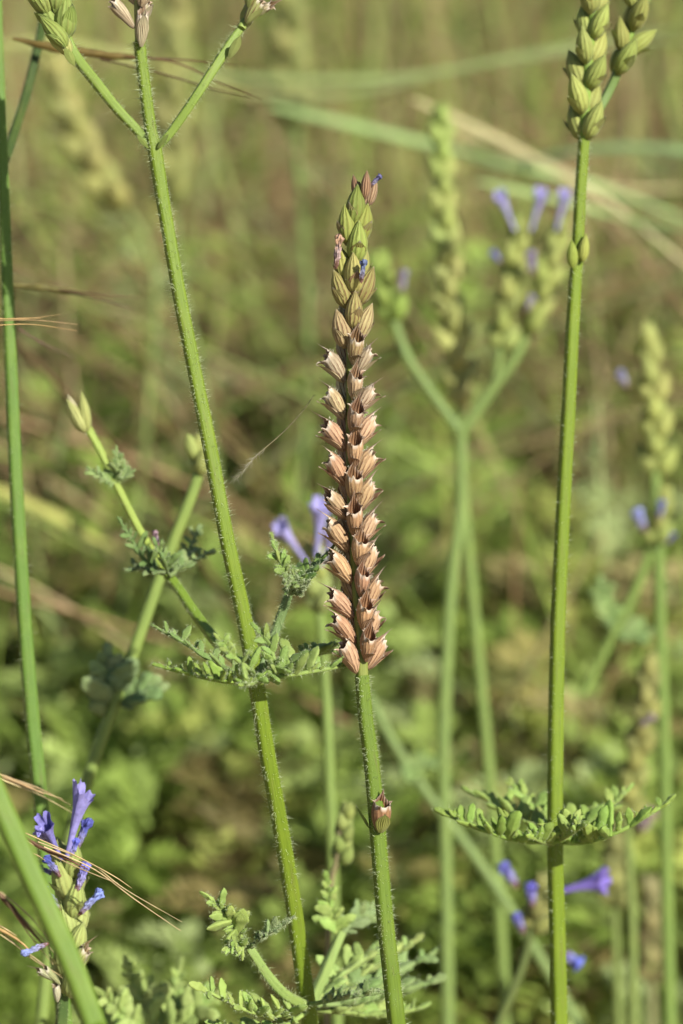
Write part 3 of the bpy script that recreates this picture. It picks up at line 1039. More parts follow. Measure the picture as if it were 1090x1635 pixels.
# ================================================================== THE BRANCHED STEM LEFT OF IT
def branched_plant():
    vp = [(222, 66, -.1), (230, 130, -.1), (240, 205, -.1), (247, 240, -.1), (264, 345, -.1), (288, 480, -.1), (312, 600, -.1), (336, 720, -.1), (360, 850, -.1), (388, 980, 0), (407, 1080, .1), (424, 1190, .3), (444, 1300, .6), (466, 1430, 1.0), (490, 1600, 1.4), (503, 1700, 1.6)]
    vis = path(vp)
    end = ground_end(vis, .8, .8)
    t = thing('lavender_plant', 'tall green stem forking into three spikes, feathery leaf whorl halfway down', 'lavender', end[-1])
    st = stem(t, vis+end, [cm(x) for x in (8.6, 8.6, 9, 10.6, 9.8, 10.2, 10.3, 10.7, 10.8, 11.3, 12, 11.8, 11.8, 12.2, 12.8, 12.6, 12.6, 13.5)], (.13, .185, .012), 0, n=110)
    R, D, H = hairs_on_path(vis, [cm(9), cm(12)], 300, .044)
    h = link('stem_hairs', hair_mesh('stem_hairs', R, D, H, .0026), st, (.56, .62, .36)); h.matrix_parent_inverse = Matrix.Identity(4); h['kind'] = 'stuff'
    lg = (.17, .235, .04)
    # fork near the top
    stem(t, path([(241, 236, -.1), (225, 215, -.1), (185, 172, -.1), (150, 128, -.05), (118, 86, 0), (100, 40, 0)]), [cm(x) for x in (7, 7, 7.5, 8, 8, 6)], lg, 260, .05, 'branch', 30)
    stem(t, path([(252, 234, -.1), (275, 208, -.1), (315, 150, -.1), (350, 96, 0), (372, 62, .1), (395, 30, .2)]), [cm(x) for x in (6.5, 7, 7, 7.5, 7, 5)], lg, 260, .05, 'branch', 30)
    for p0, ax, c, s, w in (((118, 104, -.15), UP-RT*.55, (.33, .40, .10), 52, .8), ((366, 92, -.05), UP+RT*.5, (.36, .42, .12), 58, .75),
                            ((252, 236, -.2), UP+RT*.75, (.25, .33, .07), 40, .6), ((236, 236, -.2), UP-RT*.9, (.25, .33, .07), 46, .55)):
        link('bract', BRACT_TIGHT[random.randrange(3)], t, c, frame_at(P(*p0), ax, TOCAM+RT*.1, cm(s), w))
    # left spike: plump green calyces
    g = (.27, .345, .08)
    sp = link('flower_spike', tube_mesh('flower_spike', path([(110, 70, .05), (92, 20, .05), (75, -60, .1), (60, -140, .1)]), [cm(7), cm(5)], STEM, 20, 10), t, (.22, .30, .06))
    for (x, y, lean, out, s, w, c) in ((112, 88, -.62, -.9, 60, .9, (.42, .45, .14)), (106, 74, -.78, -.9, 64, .85, g), (104, 62, .02, .5, 74, 1.0, g), (92, 50, -.5, -.8, 74, .95, g), (88, 20, .05, .3, 80, 1, g), (78, 22, -.45, -1, 76, 1, g), (92, -10, .2, .8, 76, 1, g), (70, -10, -.3, -1, 76, 1, g), (80, -40, 0, .2, 76, 1, g), (66, -60, -.3, -.6, 70, 1, g)):
        mw = frame_at(P(x, y, random.uniform(-.2, .05)), UP+RT*lean, TOCAM*.8+RT*out, cm(s), w)
        for m, nm in ((random.choice(BUD_MESHES), 'calyx'), (random.choice(BRACT_TIGHT), 'bract')):
            q = link(nm, m, sp, jit(c, .12), mw); q.matrix_parent_inverse = Matrix.Identity(4)
    # middle spike: shed, dry papery remains
    sp = link('flower_spike', tube_mesh('flower_spike', path([(222, 70, -.1), (219, 10, -.1), (214, -80, 0)]), [cm(7), cm(4)], STEM, 16, 10), t, (.3, .3, .1))
    for (x, y, lean, out, s, w, c) in ((225, 74, .05, .2, 60, .7, (.64, .55, .33)), (222, 44, .3, .9, 50, .7, (.66, .57, .35)), (214, 44, -.75, -1, 62, .55, (.7, .58, .36)), (220, 8, -.5, -1, 60, .8, (.7, .6, .38)), (224, 10, .25, 1, 56, .9, (.62, .5, .3)), (218, -30, 0, .2, 60, 1, (.45, .38, .15))):
        mw = frame_at(P(x, y, random.uniform(-.25, -.05)), UP+RT*lean, TOCAM*.7+RT*out, cm(s), w)
        for m, nm in ((random.choice(CALYX_MESHES), 'calyx'), (random.choice(BRACT_MESHES), 'bract')):
            q = link(nm, m, sp, jit(c, .12), mw); q.matrix_parent_inverse = Matrix.Identity(4)
    # right spike, leaning out of the frame
    sp = link('flower_spike', tube_mesh('flower_spike', path([(385, 45, .1), (402, 10, .2), (420, -60, .3)]), [cm(7), cm(4)], STEM, 16, 10), t, (.24, .3, .07))
    for (x, y, lean, out, s, w, c) in ((388, 48, .35, -.3, 52, .9, (.32, .37, .11)), (398, 26, 1.9, 1, 46, .6, (.52, .48, .24)), (392, 36, .6, 1, 50, .9, (.34, .38, .12)), (398, 12, .3, -.6, 64, .9, (.28, .33, .09)), (408, 4, .5, .9, 60, .9, (.28, .33, .09)), (410, -30, .2, 0, 66, 1, (.3, .36, .1))):
        mw = frame_at(P(x, y, random.uniform(.0, .25)), UP+RT*lean, TOCAM*.7+RT*out, cm(s), w)
        for m, nm in ((random.choice(CALYX_MESHES), 'calyx'), (random.choice(BRACT_TIGHT), 'bract')):
            q = link(nm, m, sp, jit(c, .12), mw); q.matrix_parent_inverse = Matrix.Identity(4)

    # whorl of leaves halfway down
    up = (UP+TOCAM*.35).normalized()
    leaf(t, [(410, 1090, -.1), (450, 1080, -.5), (500, 1072, -.4), (556, 1062, .2)], up, 4, 46, 0, lift=1.0, wid=.85)
    leaf(t, [(402, 1090, -.1), (360, 1088, -.5), (310, 1078, -.6), (262, 1066, -.5)], up, 4, 42, 0, lift=.9, wid=.85, col=(.24, .345, .055))
    leaf(t, [(400, 1085, -.3), (350, 1062, -.2), (300, 1030, .3), (256, 1006, .5)], up, 4, 40, 0, lift=.6, wid=.85, col=(.2, .29, .08))
    leaf(t, [(412, 1088, -.3), (396, 1068, -.9), (370, 1046, -1.1), (352, 1024, -1.2)], (TOCAM+UP*.4).normalized(), 3, 36, 0, lift=.4, wid=.9)
    leaf(t, [(414, 1090, -.2), (436, 1062, -.5), (430, 1030, -.5), (414, 1008, -.5)], (TOCAM+UP*.2).normalized(), 4, 36, 0, lift=.3, wid=.85, spread=40)
    leaf(t, [(412, 1088, -.2), (460, 1062, .1), (500, 1046, .6), (540, 1038, 1.0)], up, 4, 44, 0, lift=.5, wid=1.0, col=(.22, .30, .07))
    leaf(t, [(408, 1090, -.3), (400, 1092, -.9), (385, 1094, -1.3)], up, 3, 34, 0, lift=.8, wid=.9, col=(.25, .35, .055))
    # right axillary shoot
    stem(t, path([(412, 1078, 0), (428, 1040, .1), (444, 995, .15), (460, 950, .1), (466, 915, .1)]), [cm(x) for x in (7, 7, 7, 6.5, 5)], (.13, .19, .07), 320, .055, 'branch', 24)
    fn = (TOCAM+RT*.2).normalized()
    leaf(t, [(463, 945, .1), (455, 915, -.1), (444, 888, -.15), (436, 862, -.1)], fn, 5, 26, 0, lift=.3, wid=1.0, spread=42)
    leaf(t, [(466, 945, .1), (482, 925, .1), (500, 905, .15), (522, 884, .2)], (UP*.6-RT*.5+TOCAM*.3).normalized(), 4, 40, 0, lift=.1, wid=.8, col=(.15, .24, .045))
    leaf(t, [(464, 948, 0), (470, 930, -.2), (468, 912, -.3)], fn, 3, 22, 0, lift=.3, wid=1.1, col=(.24, .32, .09))
    leaf(t, [(464, 948, 0), (476, 940, -.2), (490, 932, -.3)], fn, 3, 20, 0, lift=.3, wid=1.0, col=(.17, .22, .07))
    leaf(t, [(464, 946, 0), (462, 930, -.3), (456, 922, -.4)], fn, 3, 20, 0, lift=.4, wid=1.1, col=(.22, .31, .09))
    # left shoot, receding a little
    lc = (.165, .245, .03)
    stem(t, path([(396, 1068, .2), (350, 1030, .9), (310, 978, 1.6), (285, 940, 2.0), (266, 916, 2.2)]), [cm(x) for x in (8.5, 8, 8, 7.5, 7.5)], lc, 120, .04, 'branch', 26)
    stem(t, path([(266, 916, 2.2), (240, 875, 2.4), (215, 832, 2.5), (185, 772, 2.6), (160, 720, 2.6), (135, 675, 2.6)]), [cm(x) for x in (6.5, 6, 6, 6, 6, 7)], (.27, .34, .06), 120, .04, 'branch', 26)
    for (x, y, lean, out, s, w, c) in ((136, 690, -.55, -.6, 62, .75, (.45, .46, .16)), (140, 688, -.2, .5, 66, .6, (.40, .42, .13)), (126, 668, -.45, 0, 44, .55, (.58, .52, .30))):
        link('calyx', random.choice(BUD_MESHES), t, c, frame_at(P(x, y, 2.55), UP+RT*lean, TOCAM+RT*out, cm(s, 2.5), w))
    un = (UP*.6+TOCAM*.7).normalized()
    for pts, c, npair, lp in (([(266, 918, 2.2), (240, 905, 2.0), (215, 870, 2.0), (196, 840, 2.0)], (.14, .21, .06), 4, 34), ([(268, 918, 2.2), (262, 895, 1.8), (250, 872, 1.7)], (.19, .27, .08), 3, 30),
                              ([(268, 916, 2.3), (295, 890, 2.8), (315, 850, 3.2)], (.17, .23, .08), 3, 36), ([(270, 920, 2.0), (300, 900, 2.2), (334, 882, 2.6)], (.2, .26, .09), 3, 32), ([(264, 914, 2.0), (230, 908, 2.0), (205, 910, 2.2)], (.2, .26, .1), 3, 26)):
        leaf(t, pts, un, npair, lp, 2.2, col=c, lift=.4, dens=.3, wid=.9)
    for pts in ([(184, 772, 2.6), (188, 748, 2.5), (186, 724, 2.5)], [(186, 774, 2.6), (165, 765, 2.5), (146, 752, 2.6)], [(184, 776, 2.6), (200, 752, 2.8), (196, 735, 2.9)]):
        leaf(t, pts, un, 3, 24, 2.5, col=(.21, .28, .09), lift=.3, dens=.3, wid=.9)
    fl = flower(t, (252, 872, 1.9), (247, 846, 1.8), 2, (.34, .22, .24), False, .9)
    fl.matrix_parent_inverse = Matrix.Translation(-ORIGIN[t.name])
    # lower whorl at the bottom of the frame
    stem(t, path([(488, 1606, 1.3), (455, 1588, .9), (425, 1555, .7), (402, 1520, .6), (388, 1500, .6)]), [cm(x) for x in (9, 8.5, 8, 7.5, 6)], (.22, .30, .08), 220, .05, 'branch', 22)
    L1 = (.31, .41, .095)
    leaf(t, [(390, 1505, .6), (375, 1480, .4), (358, 1455, .3), (338, 1436, .3)], fn, 5, 42, .5, col=L1, lift=.35, wid=.95, dens=.8)
    leaf(t, [(398, 1515, .6), (415, 1500, .4), (435, 1486, .3), (462, 1470, .3)], (UP*.7+TOCAM*.6).normalized(), 5, 24, .5, col=(.22, .29, .11), lift=.4, wid=1.1, dens=1.0)
    leaf(t, [(392, 1512, .6), (380, 1508, .2), (365, 1512, .1)], fn, 3, 28, .5, col=L1, lift=.4, wid=1.0, dens=.8)
    leaf(t, [(488, 1608, 1.2), (440, 1622, .6), (390, 1612, .3), (325, 1580, .1)], (UP*.8+TOCAM*.5).normalized(), 5, 56, .5, col=L1, lift=.6, wid=.9, dens=.7)
    leaf(t, [(494, 1604, 1.2), (535, 1596, 1.0), (570, 1590, .9), (610, 1584, .9)], up, 5, 30, .8, col=(.2, .27, .09), lift=.6, wid=.9, dens=.8)
    leaf(t, [(494, 1606, 1.5), (560, 1590, 2.4), (620, 1560, 3.2), (686, 1526, 3.8)], up, 5, 64, 2.5, col=(.24, .33, .11), lift=.4, wid=1.1, dens=.25)
    leaf(t, [(500, 1606, 1.5), (570, 1600, 2.2), (630, 1585, 3.0), (690, 1568, 3.4)], up, 5, 54, 2.5, col=(.22, .30, .10), lift=.4, wid=1.1, dens=.25)
    for q, c in (([(496, 1612, 1.4), (450, 1640, 1.0), (400, 1650, .8), (350, 1640, .6)], L1), ([(500, 1610, 1.8), (560, 1570, 2.6), (610, 1535, 3.2), (660, 1505, 3.6)], (.34, .43, .12)), ([(500, 1612, 1.8), (555, 1618, 2.2), (610, 1622, 2.6), (670, 1610, 3.0)], (.30, .39, .10)), ([(498, 1608, 1.8), (530, 1570, 2.4), (560, 1545, 2.8), (600, 1520, 3.0)], (.33, .42, .12))):
        leaf(t, q, up, 4, 50, 2, col=c, lift=.5, wid=1.0, dens=.25)
    stem(t, path([(496, 1600, 1.6), (515, 1560, 2.2), (532, 1520, 2.6), (545, 1490, 2.8)]), [cm(9), cm(7)], (.23, .31, .09), 0, name='branch', n=16)
    leaf(t, [(540, 1505, 2.8), (532, 1470, 2.8), (525, 1440, 2.8), (522, 1408, 2.8)], fn, 5, 36, 2.8, col=L1, lift=.3, wid=1.0, dens=.25)
    leaf(t, [(543, 1500, 2.8), (560, 1475, 2.9), (580, 1460, 3.0), (606, 1448, 3.1)], fn, 4, 30, 2.8, col=(.22, .29, .11), lift=.3, wid=1.0, dens=.25)
branched_plant()

def low_leafy_plant():
    t = thing('leafy_shoot', 'pale feathery lavender leaves blurred along the bottom left, beside the branched stem', 'lavender', (P(250, 1700, 4).x, P(250, 1700, 4).y, -.3))
    b = P(250, 1720, 4)
    pts = [P(250, 1640, 4), b, Vector((b.x, b.y, b.z*.5)), Vector((b.x, b.y, -.3))]
    stem(t, pts, [cm(8, 4), cm(9, 4)], (.2, .27, .06), 0, n=20, sides=8, square=False)
    n = (UP*.5+TOCAM*.8).normalized()
    for q in ([(250, 1650, 4), (232, 1610, 4), (215, 1580, 4), (205, 1548, 4)], [(250, 1650, 4), (268, 1610, 4.3), (280, 1580, 4.5), (286, 1552, 4.6)], [(250, 1655, 4), (215, 1635, 3.8), (185, 1612, 3.6), (165, 1590, 3.5)], [(250, 1655, 4), (290, 1632, 4), (320, 1610, 4), (345, 1596, 4)], [(250, 1660, 4), (200, 1660, 4), (160, 1645, 4), (140, 1630, 4)]):
        leaf(t, q, n, 5, 46, 4, col=(.34, .43, .12), lift=.3, hairs=False, wid=1.0, rach_px=4)
low_leafy_plant()

# ================================================================== THE SINGLE STEM AT THE RIGHT
def right_plant():
    D0 = 2.0
    vp = [(933, 215, D0), (927, 300, D0), (922, 395, D0), (914, 520, D0), (906, 680, D0), (897, 850, D0), (890, 1020, D0), (887, 1180, D0), (886, 1340, D0), (889, 1470, D0+.1), (893, 1640, D0+.2), (895, 1700, D0+.3)]
    vis = path(vp)
    end = ground_end(vis, .1, .6)
    t = thing('lavender_plant', 'slim green stem with twin yellow-green bud spikes at top and leaf rosette low down', 'lavender', end[-1])
    st = stem(t, vis+end, [cm(x, D0) for x in (8, 8, 8.5, 9.5, 10, 10, 10.5, 11, 11, 11.5, 12, 12, 12, 13)], (.135, .19, .012), 0, n=90)
    R, D, H = hairs_on_path(vis, [cm(8), cm(11)], 160, .048)
    h = link('stem_hairs', hair_mesh('stem_hairs', R, D, H, .0026), st, (.56, .62, .36)); h.matrix_parent_inverse = Matrix.Identity(4); h['kind'] = 'stuff'
    for x, y, lean, out, c in ((914, 428, .0, -1, (.30, .37, .06)), (930, 418, .06, .8, (.40, .43, .09))):
        link('bract', BUD_MESHES[1], t, c, frame_at(P(x, y, D0-.12), UP+RT*lean, TOCAM*.4+RT*out, cm(46, D0), .75))
    yg, dk = (.36, .385, .10), (.33, .37, .09)
    spike(t, path([(933, 222, D0), (935, 150, D0), (942, 70, D0), (952, -30, D0), (962, -140, D0)]), cm(80, D0), cm(66, D0), yg, rot=48, tilt=24, rach_r=.075, shrink=.95, top_col=yg, width=.92)
    stem(t, path([(934, 222, D0+.1), (950, 185, D0+.2), (972, 145, D0+.3), (990, 105, D0+.3)]), [cm(8), cm(7)], (.12, .18, .045), 60, .04, 'branch', 16)
    spike(t, path([(984, 118, D0+.3), (1000, 75, D0+.3), (1014, 20, D0+.3), (1024, -70, D0+.3)]), cm(74, D0), cm(64, D0), dk, rot=10, tilt=26, rach_r=.065, shrink=.95, top_col=dk, width=.9)
    # rosette
    up = (UP+TOCAM*.25).normalized()
    c1, c2 = (.29, .385, .085), (.24, .34, .06)
    for pts, c, n_, lp, li in (([(886, 1345, D0), (830, 1342, D0-.6), (770, 1325, D0-.8), (716, 1302, D0-.6)], c2, 5, 52, .75),
                               ([(886, 1345, D0), (850, 1320, D0+.3), (805, 1290, D0+.8), (752, 1266, D0+1.2)], c1, 5, 46, .4),
                               ([(886, 1345, D0), (868, 1310, D0+.5), (845, 1280, D0+1.0), (818, 1252, D0+1.4)], c1, 5, 40, .3),
                               ([(888, 1345, D0), (940, 1344, D0-.7), (1000, 1322, D0-.9), (1062, 1284, D0-.6)], c2, 5, 54, .8),
                               ([(888, 1345, D0), (925, 1320, D0+.4), (965, 1296, D0+.9), (1000, 1264, D0+1.2)], c1, 5, 42, .4),
                               ([(888, 1345, D0), (905, 1335, D0-.9), (925, 1322, D0-1.2)], c1, 4, 44, .8),
                               ([(884, 1347, D0), (868, 1345, D0-.9), (850, 1338, D0-1.3)], c2, 4, 42, .8)):
        leaf(t, pts, up, n_, lp, D0, col=c, lift=li, wid=.95, dens=.3)
right_plant()

# ================================================================== STEMS AT THE LEFT EDGE
def left_edge_plant():
    D0 = 2.6
    vp = [(-6, -40, D0), (-2, 100, D0), (4, 262, D0), (9, 400, D0), (16, 560, D0), (24, 740, D0), (35, 930, D0), (48, 1110, D0), (62, 1250, D0), (76, 1400, D0), (95, 1560, D0), (110, 1690, D0)]
    vis = path(vp)
    end = ground_end(vis, .5, .5)
    t = thing('lavender_plant', 'smooth green stem along the left edge with one dark side branch', 'lavender', end[-1])
    stem(t, vis+end, [cm(x, D0) for x in (7, 7.5, 8.5, 9, 9.5, 10, 10.5, 11, 11, 11.5, 12, 12, 12, 12)], (.095, .17, .025), 90, .05, n=90, hair_from=vis)
    stem(t, path([(3, 268, D0), (18, 225, D0+.3), (40, 155, D0+.8), (60, 75, D0+1.2), (68, 30, D0+1.5), (74, -40, D0+1.8)]), [cm(7.5, D0), cm(7, D0), cm(6.5, D0)], (.03, .05, .012), 60, .04, 'branch', 30)  # side branch: the shade it stands in is put into its very dark green
left_edge_plant()

def front_stem():
    D0 = -3.6
    pts = path([(-70, 1120, D0), (-25, 1225, D0), (20, 1330, D0), (65, 1430, D0), (110, 1530, D0), (150, 1635, D0), (185, 1730, D0)])
    end = ground_end(pts, 1.5, .5)
    up = path([(-70, 1120, D0), (-120, 1000, D0), (-190, 820, D0)])[::-1]
    t = thing('lavender_plant', 'thick blurred green stem slanting across the lower left corner', 'lavender', end[-1])
    stem(t, up[:-1]+pts+end, [cm(15, D0), cm(17, D0), cm(18, D0), cm(18, D0), cm(18, D0)], (.12, .19, .025), 0, n=60, square=True)
front_stem()

# ================================================================== THE FLOWERING SPIKE, LOWER LEFT
def flowering_plant():
    D0 = 1.1
    pts = path([(101, 1565, D0), (100, 1600, D0+.1), (97, 1640, D0+.2), (96, 1700, D0+.3)])
    end = ground_end(pts, -.3, .4)
    t = thing('lavender_plant', 'short lavender spike in bloom with violet flowers and blue withered ones', 'lavender', end[-1])
    stem(t, pts+end, [cm(8), cm(9), cm(10), cm(11)], (.06, .10, .03), 100, .05, n=40, hair_from=pts)
    yg = (.40, .44, .14)
    sp = spike(t, path([(108, 1590, D0), (112, 1530, D0), (113, 1460, D0), (110, 1400, D0), (108, 1365, D0)]), cm(62, D0), cm(70, D0), yg, rot=40, tilt=19, rach_r=.06, shrink=.95, top_col=(.36, .42, .12), width=.98)
    V, Bl = (.28, .25, .58), (.10, .11, .38)
    flower(sp, (106, 1372, D0-.2), (130, 1256, D0-.3), D0, (.36, .32, .64), True, .62, out=RT+TOCAM*.4)
    flower(sp, (98, 1372, D0-.2), (68, 1308, D0-.5), D0, V, True, .8, out=TOCAM)
    flower(sp, (80, 1345, D0-.3), (58, 1322, D0-.5), D0, V, False, 1.2)
    for a, b, c, w in (((118, 1362, -.1), (142, 1306, -.1), Bl, .8), ((112, 1372, -.2), (122, 1338, -.2), (.14, .16, .6), 1.1), ((96, 1400, -.25), (72, 1366, -.3), Bl, 1.0), ((94, 1398, -.1), (60, 1384, -.1), (.05, .05, .2), .9),
                       ((122, 1424, -.2), (138, 1376, -.25), (.26, .26, .62), .95), ((96, 1454, -.2), (70, 1416, -.2), (.2, .22, .62), .85), ((126, 1460, -.15), (163, 1420, -.2), (.25, .3, .66), .8), ((78, 1506, -.5), (34, 1522, -.5), (.28, .33, .62), .75)):
        flower(sp, (a[0], a[1], D0+a[2]), (b[0], b[1], D0+b[2]), D0, jit(c, .1), False, w)
    for (x, y, lean, out, s, w, c) in ((112, 1550, .65, 1, 52, .9, (.42, .46, .16)), (92, 1566, -1.8, -1, 40, .6, (.56, .60, .32)), (96, 1572, -.9, -.4, 40, .6, (.46, .52, .22)), (92, 1600, -.1, -.3, 32, .8, (.62, .62, .38))):
        q = link('calyx', random.choice(CALYX_MESHES), sp, c, frame_at(P(x, y, D0-.2), UP+RT*lean, TOCAM*.5+RT*out, cm(s), w)); q.matrix_parent_inverse = Matrix.Identity(4)
flowering_plant()

# ================================================================== OUT-OF-FOCUS PLANTS BEHIND
def far_plant(label, d, stems, spikes=(), flowers=(), leaves=(), col=(.24, .345, .055), group=None):
    """stems: list of (pts2d, half-width px); the first runs down to the ground"""
    col = tuple(c*.72 for c in col)
    main, w = stems[0]
    w *= .85
    pts = path([(x, y, d) for x, y in main])
    end = ground_end(pts, random.uniform(-1, 1), random.uniform(0, 2))
    t = thing('lavender_plant', label, 'lavender', end[-1], group)
    stem(t, pts+end, [cm(w*.85, d), cm(w, d), cm(w, d)], col, n=36, sides=8, square=False)
    for s, w in stems[1:]:
        stem(t, path([(x, y, d) for x, y in s]), [cm(w, d), cm(w*.85, d)], jit(col, .1), n=16, sides=8, square=False, name='branch')
    sp = None
    for pts, size, c, tc in spikes:
        sp = spike(t, path([(x, y, d) for x, y in pts]), cm(size*.9, d), cm(size*.92, d), c, rot=random.uniform(10, 80), tilt=24, rach_r=cm(6, d), low=True, top_col=tc, width=1.05)
    for a, b, c, fresh, wd in flowers:
        f = flower(sp or t, (*a, d-.3), (*b, d-.4), d, c, fresh, wd)
        if sp is None: f.matrix_parent_inverse = Matrix.Translation(-ORIGIN[t.name])
    for pts, lp, c in leaves:
        leaf(t, [(*p, d) for p in pts], (UP*.6+TOCAM*.6).normalized(), 4, lp, d, col=c, lift=.3, hairs=False, wid=1.25, rach_px=4)
    return t

VIO, BLU = (.46, .42, .72), (.15, .15, .44)
YG, G2 = (.37, .41, .11), (.27, .36, .075)
far_plant('tall blurred yellow-green spike standing upright behind and right of the dried spike', 13,
          [([(733, 640), (738, 760), (752, 930), (770, 1120), (786, 1300), (800, 1500), (812, 1700)], 12)],
          [([(736, 650), (732, 600), (722, 520), (712, 410), (706, 300), (704, 175)], 62, (.50, .48, .17), (.35, .44, .11))], col=(.24, .33, .08))
far_plant('blurred forked lavender with three spikes, pale violet flowers on the right ones', 12,
          [([(736, 690), (736, 800), (722, 920), (714, 1030), (708, 1200), (712, 1400), (715, 1700)], 13), ([(736, 692), (690, 630), (650, 570), (628, 510)], 9), ([(736, 692), (780, 630), (820, 575), (842, 530)], 10), ([(790, 610), (796, 575), (800, 540)], 7)],
          [([(630, 515), (615, 460), (600, 405)], 58, G2, G2), ([(800, 560), (812, 480), (824, 400), (828, 360)], 58, YG, YG), ([(842, 535), (862, 470), (885, 400), (895, 360)], 60, YG, YG)],
          [((822, 368), (797, 308), VIO, True, .75), ((848, 368), (864, 304), VIO, True, .8), ((888, 368), (902, 306), VIO, True, .8), ((800, 420), (784, 400), BLU, False, 1.3), ((850, 440), (846, 400), (.3, .24, .36), False, 1.2), ((838, 500), (850, 470), (.3, .26, .4), False, 1.1), ((640, 470), (645, 430), (.3, .26, .36), False, 1.0)],
          col=(.24, .33, .09))
far_plant('blurred yellowish lavender spike near the right edge above small blue flowers', 12,
          [([(1050, 830), (1054, 1000), (1060, 1180), (1064, 1400), (1070, 1700)], 13), ([(1038, 880), (1015, 940), (980, 1010), (930, 1110)], 9), ([(1050, 840), (1046, 780), (1046, 740)], 12)],
          [([(1048, 760), (1046, 680), (1040, 600), (1036, 540)], 64, YG, (.38, .40, .12)), ([(1046, 870), (1052, 830), (1062, 790)], 50, YG, YG)],
          [((1052, 830), (1056, 798), BLU, False, 1.2), ((1030, 850), (1015, 812), (.35, .38, .7), False, 1.2), ((1062, 870), (1076, 850), BLU, False, 1.0), ((1000, 620), (988, 590), (.3, .28, .45), False, 1.3)],
          [([(978, 1012), (968, 975), (960, 940)], 40, (.22, .31, .1)), ([(980, 1012), (1005, 1016), (1030, 1010)], 34, (.22, .31, .1))], col=(.22, .32, .07))
far_plant('blurred spike with four blue and violet flowers behind the slim right stem', 7.5,
          [([(850, 1470), (838, 1530), (815, 1590), (790, 1650), (770, 1720)], 10)],
          [([(848, 1490), (862, 1450), (868, 1400)], 50, (.26, .28, .08), (.28, .28, .09))],
          [((826, 1418), (800, 1376), BLU, False, 1.2), ((850, 1448), (846, 1408), (.17, .15, .56), False, 1.3), ((836, 1490), (822, 1456), BLU, False, 1.2), ((888, 1425), (968, 1402), (.30, .22, .62), True, 1.0), ((896, 1520), (930, 1540), (.17, .2, .62), False, 1.7)], col=(.13, .16, .05))
far_plant('blurred pale violet blooms just left of the dried spike', 8,
          [([(508, 960), (516, 1040), (522, 1150), (528, 1300), (535, 1500), (540, 1700)], 11)],
          [([(510, 980), (506, 930), (500, 885)], 58, (.33, .40, .12), YG)],
          [((490, 900), (446, 836), VIO, True, .8), ((505, 890), (514, 800), VIO, True, .95), ((512, 905), (530, 850), VIO, True, .8)], col=(.24, .33, .08))
far_plant('blurred light green stem crossing behind the left shoot with pale leaf', 4.6,
          [([(322, 740), (306, 790), (282, 850), (252, 930), (224, 1010), (196, 1090), (165, 1170), (135, 1260), (108, 1350), (80, 1500), (60, 1700)], 12.5)], [([(320, 760), (318, 730), (312, 700)], 56, (.36, .42, .12), YG)], [],
          [([(180, 1130), (172, 1095), (170, 1060)], 62, (.26, .34, .14)), ([(185, 1125), (215, 1110), (246, 1102)], 46, (.2, .28, .1)), ([(178, 1140), (160, 1125), (150, 1110)], 40, (.26, .34, .12))], col=(.27, .36, .085))
far_plant('blurred straw-yellow spike bending to a stem in the upper left', 22,
          [([(190, 320), (225, 370), (244, 430), (246, 520), (236, 640), (226, 760), (205, 900), (180, 1060)], 8)],
          [([(200, 335), (160, 285), (125, 215), (100, 150), (88, 95)], 74, (.36, .355, .11), (.38, .36, .12))], col=(.24, .29, .08))
far_plant('blurred tall green lavender stem between fork and dried spike', 26, [([(470, 150), (480, 330), (492, 520), (486, 700), (470, 860)], 8)], [([(472, 200), (462, 60), (455, -80)], 80, (.25, .265, .08), (.27, .27, .09))], col=(.2, .28, .07))
far_plant('blurred bud spike leaning at the top behind the left fork', 24, [([(275, 330), (290, 460), (320, 600), (345, 760)], 7)], [([(275, 330), (272, 160), (280, -20)], 84, (.27, .275, .085), (.28, .28, .09))], col=(.22, .28, .08))
far_plant('blurred yellow spike low on the right edge', 11, [([(1000, 1300), (1006, 1400), (1010, 1500), (1010, 1700)], 10)], [([(1000, 1310), (1015, 1220), (1030, 1130), (1038, 1060)], 58, (.30, .32, .085), (.32, .31, .10))], [((1020, 1160), (1044, 1140), (.4, .3, .3), False, 1.2)], col=(.24, .3, .08))
far_plant('blurred yellow and pink drying spike beneath the rosette', 14, [([(980, 1440), (985, 1560), (990, 1700)], 10)], [([(980, 1450), (985, 1360), (1000, 1270)], 62, (.29, .30, .09), (.30, .28, .11))], [((990, 1290), (1010, 1250), (.30, .20, .42), False, 1.6), ((1020, 1330), (1040, 1290), (.42, .26, .26), False, 1.4)], col=(.24, .3, .08))
far_plant('blurred brown dry spike low beside the right edge', 15, [([(1040, 1560), (1042, 1700)], 10)], [([(1040, 1570), (1042, 1490), (1040, 1420)], 60, (.27, .24, .09), (.28, .25, .11))], col=(.3, .28, .12))
far_plant('blurred drooping green stem low behind the main stem', 12, [([(588, 1110), (630, 1190), (680, 1265), (730, 1330), (800, 1430), (880, 1560), (960, 1700)], 11)], [], [], [([(640, 1215), (655, 1225), (690, 1215)], 44, (.2, .28, .08))], col=(.24, .33, .1))
far_plant('blurred bright leafy shoot left of the main stem near the bottom', 4.5, [([(545, 1300), (538, 1370), (526, 1440), (520, 1700)], 6)], [([(545, 1380), (548, 1330), (556, 1285)], 40, (.3, .38, .1), (.34, .4, .11))], col=(.3, .24, .12))

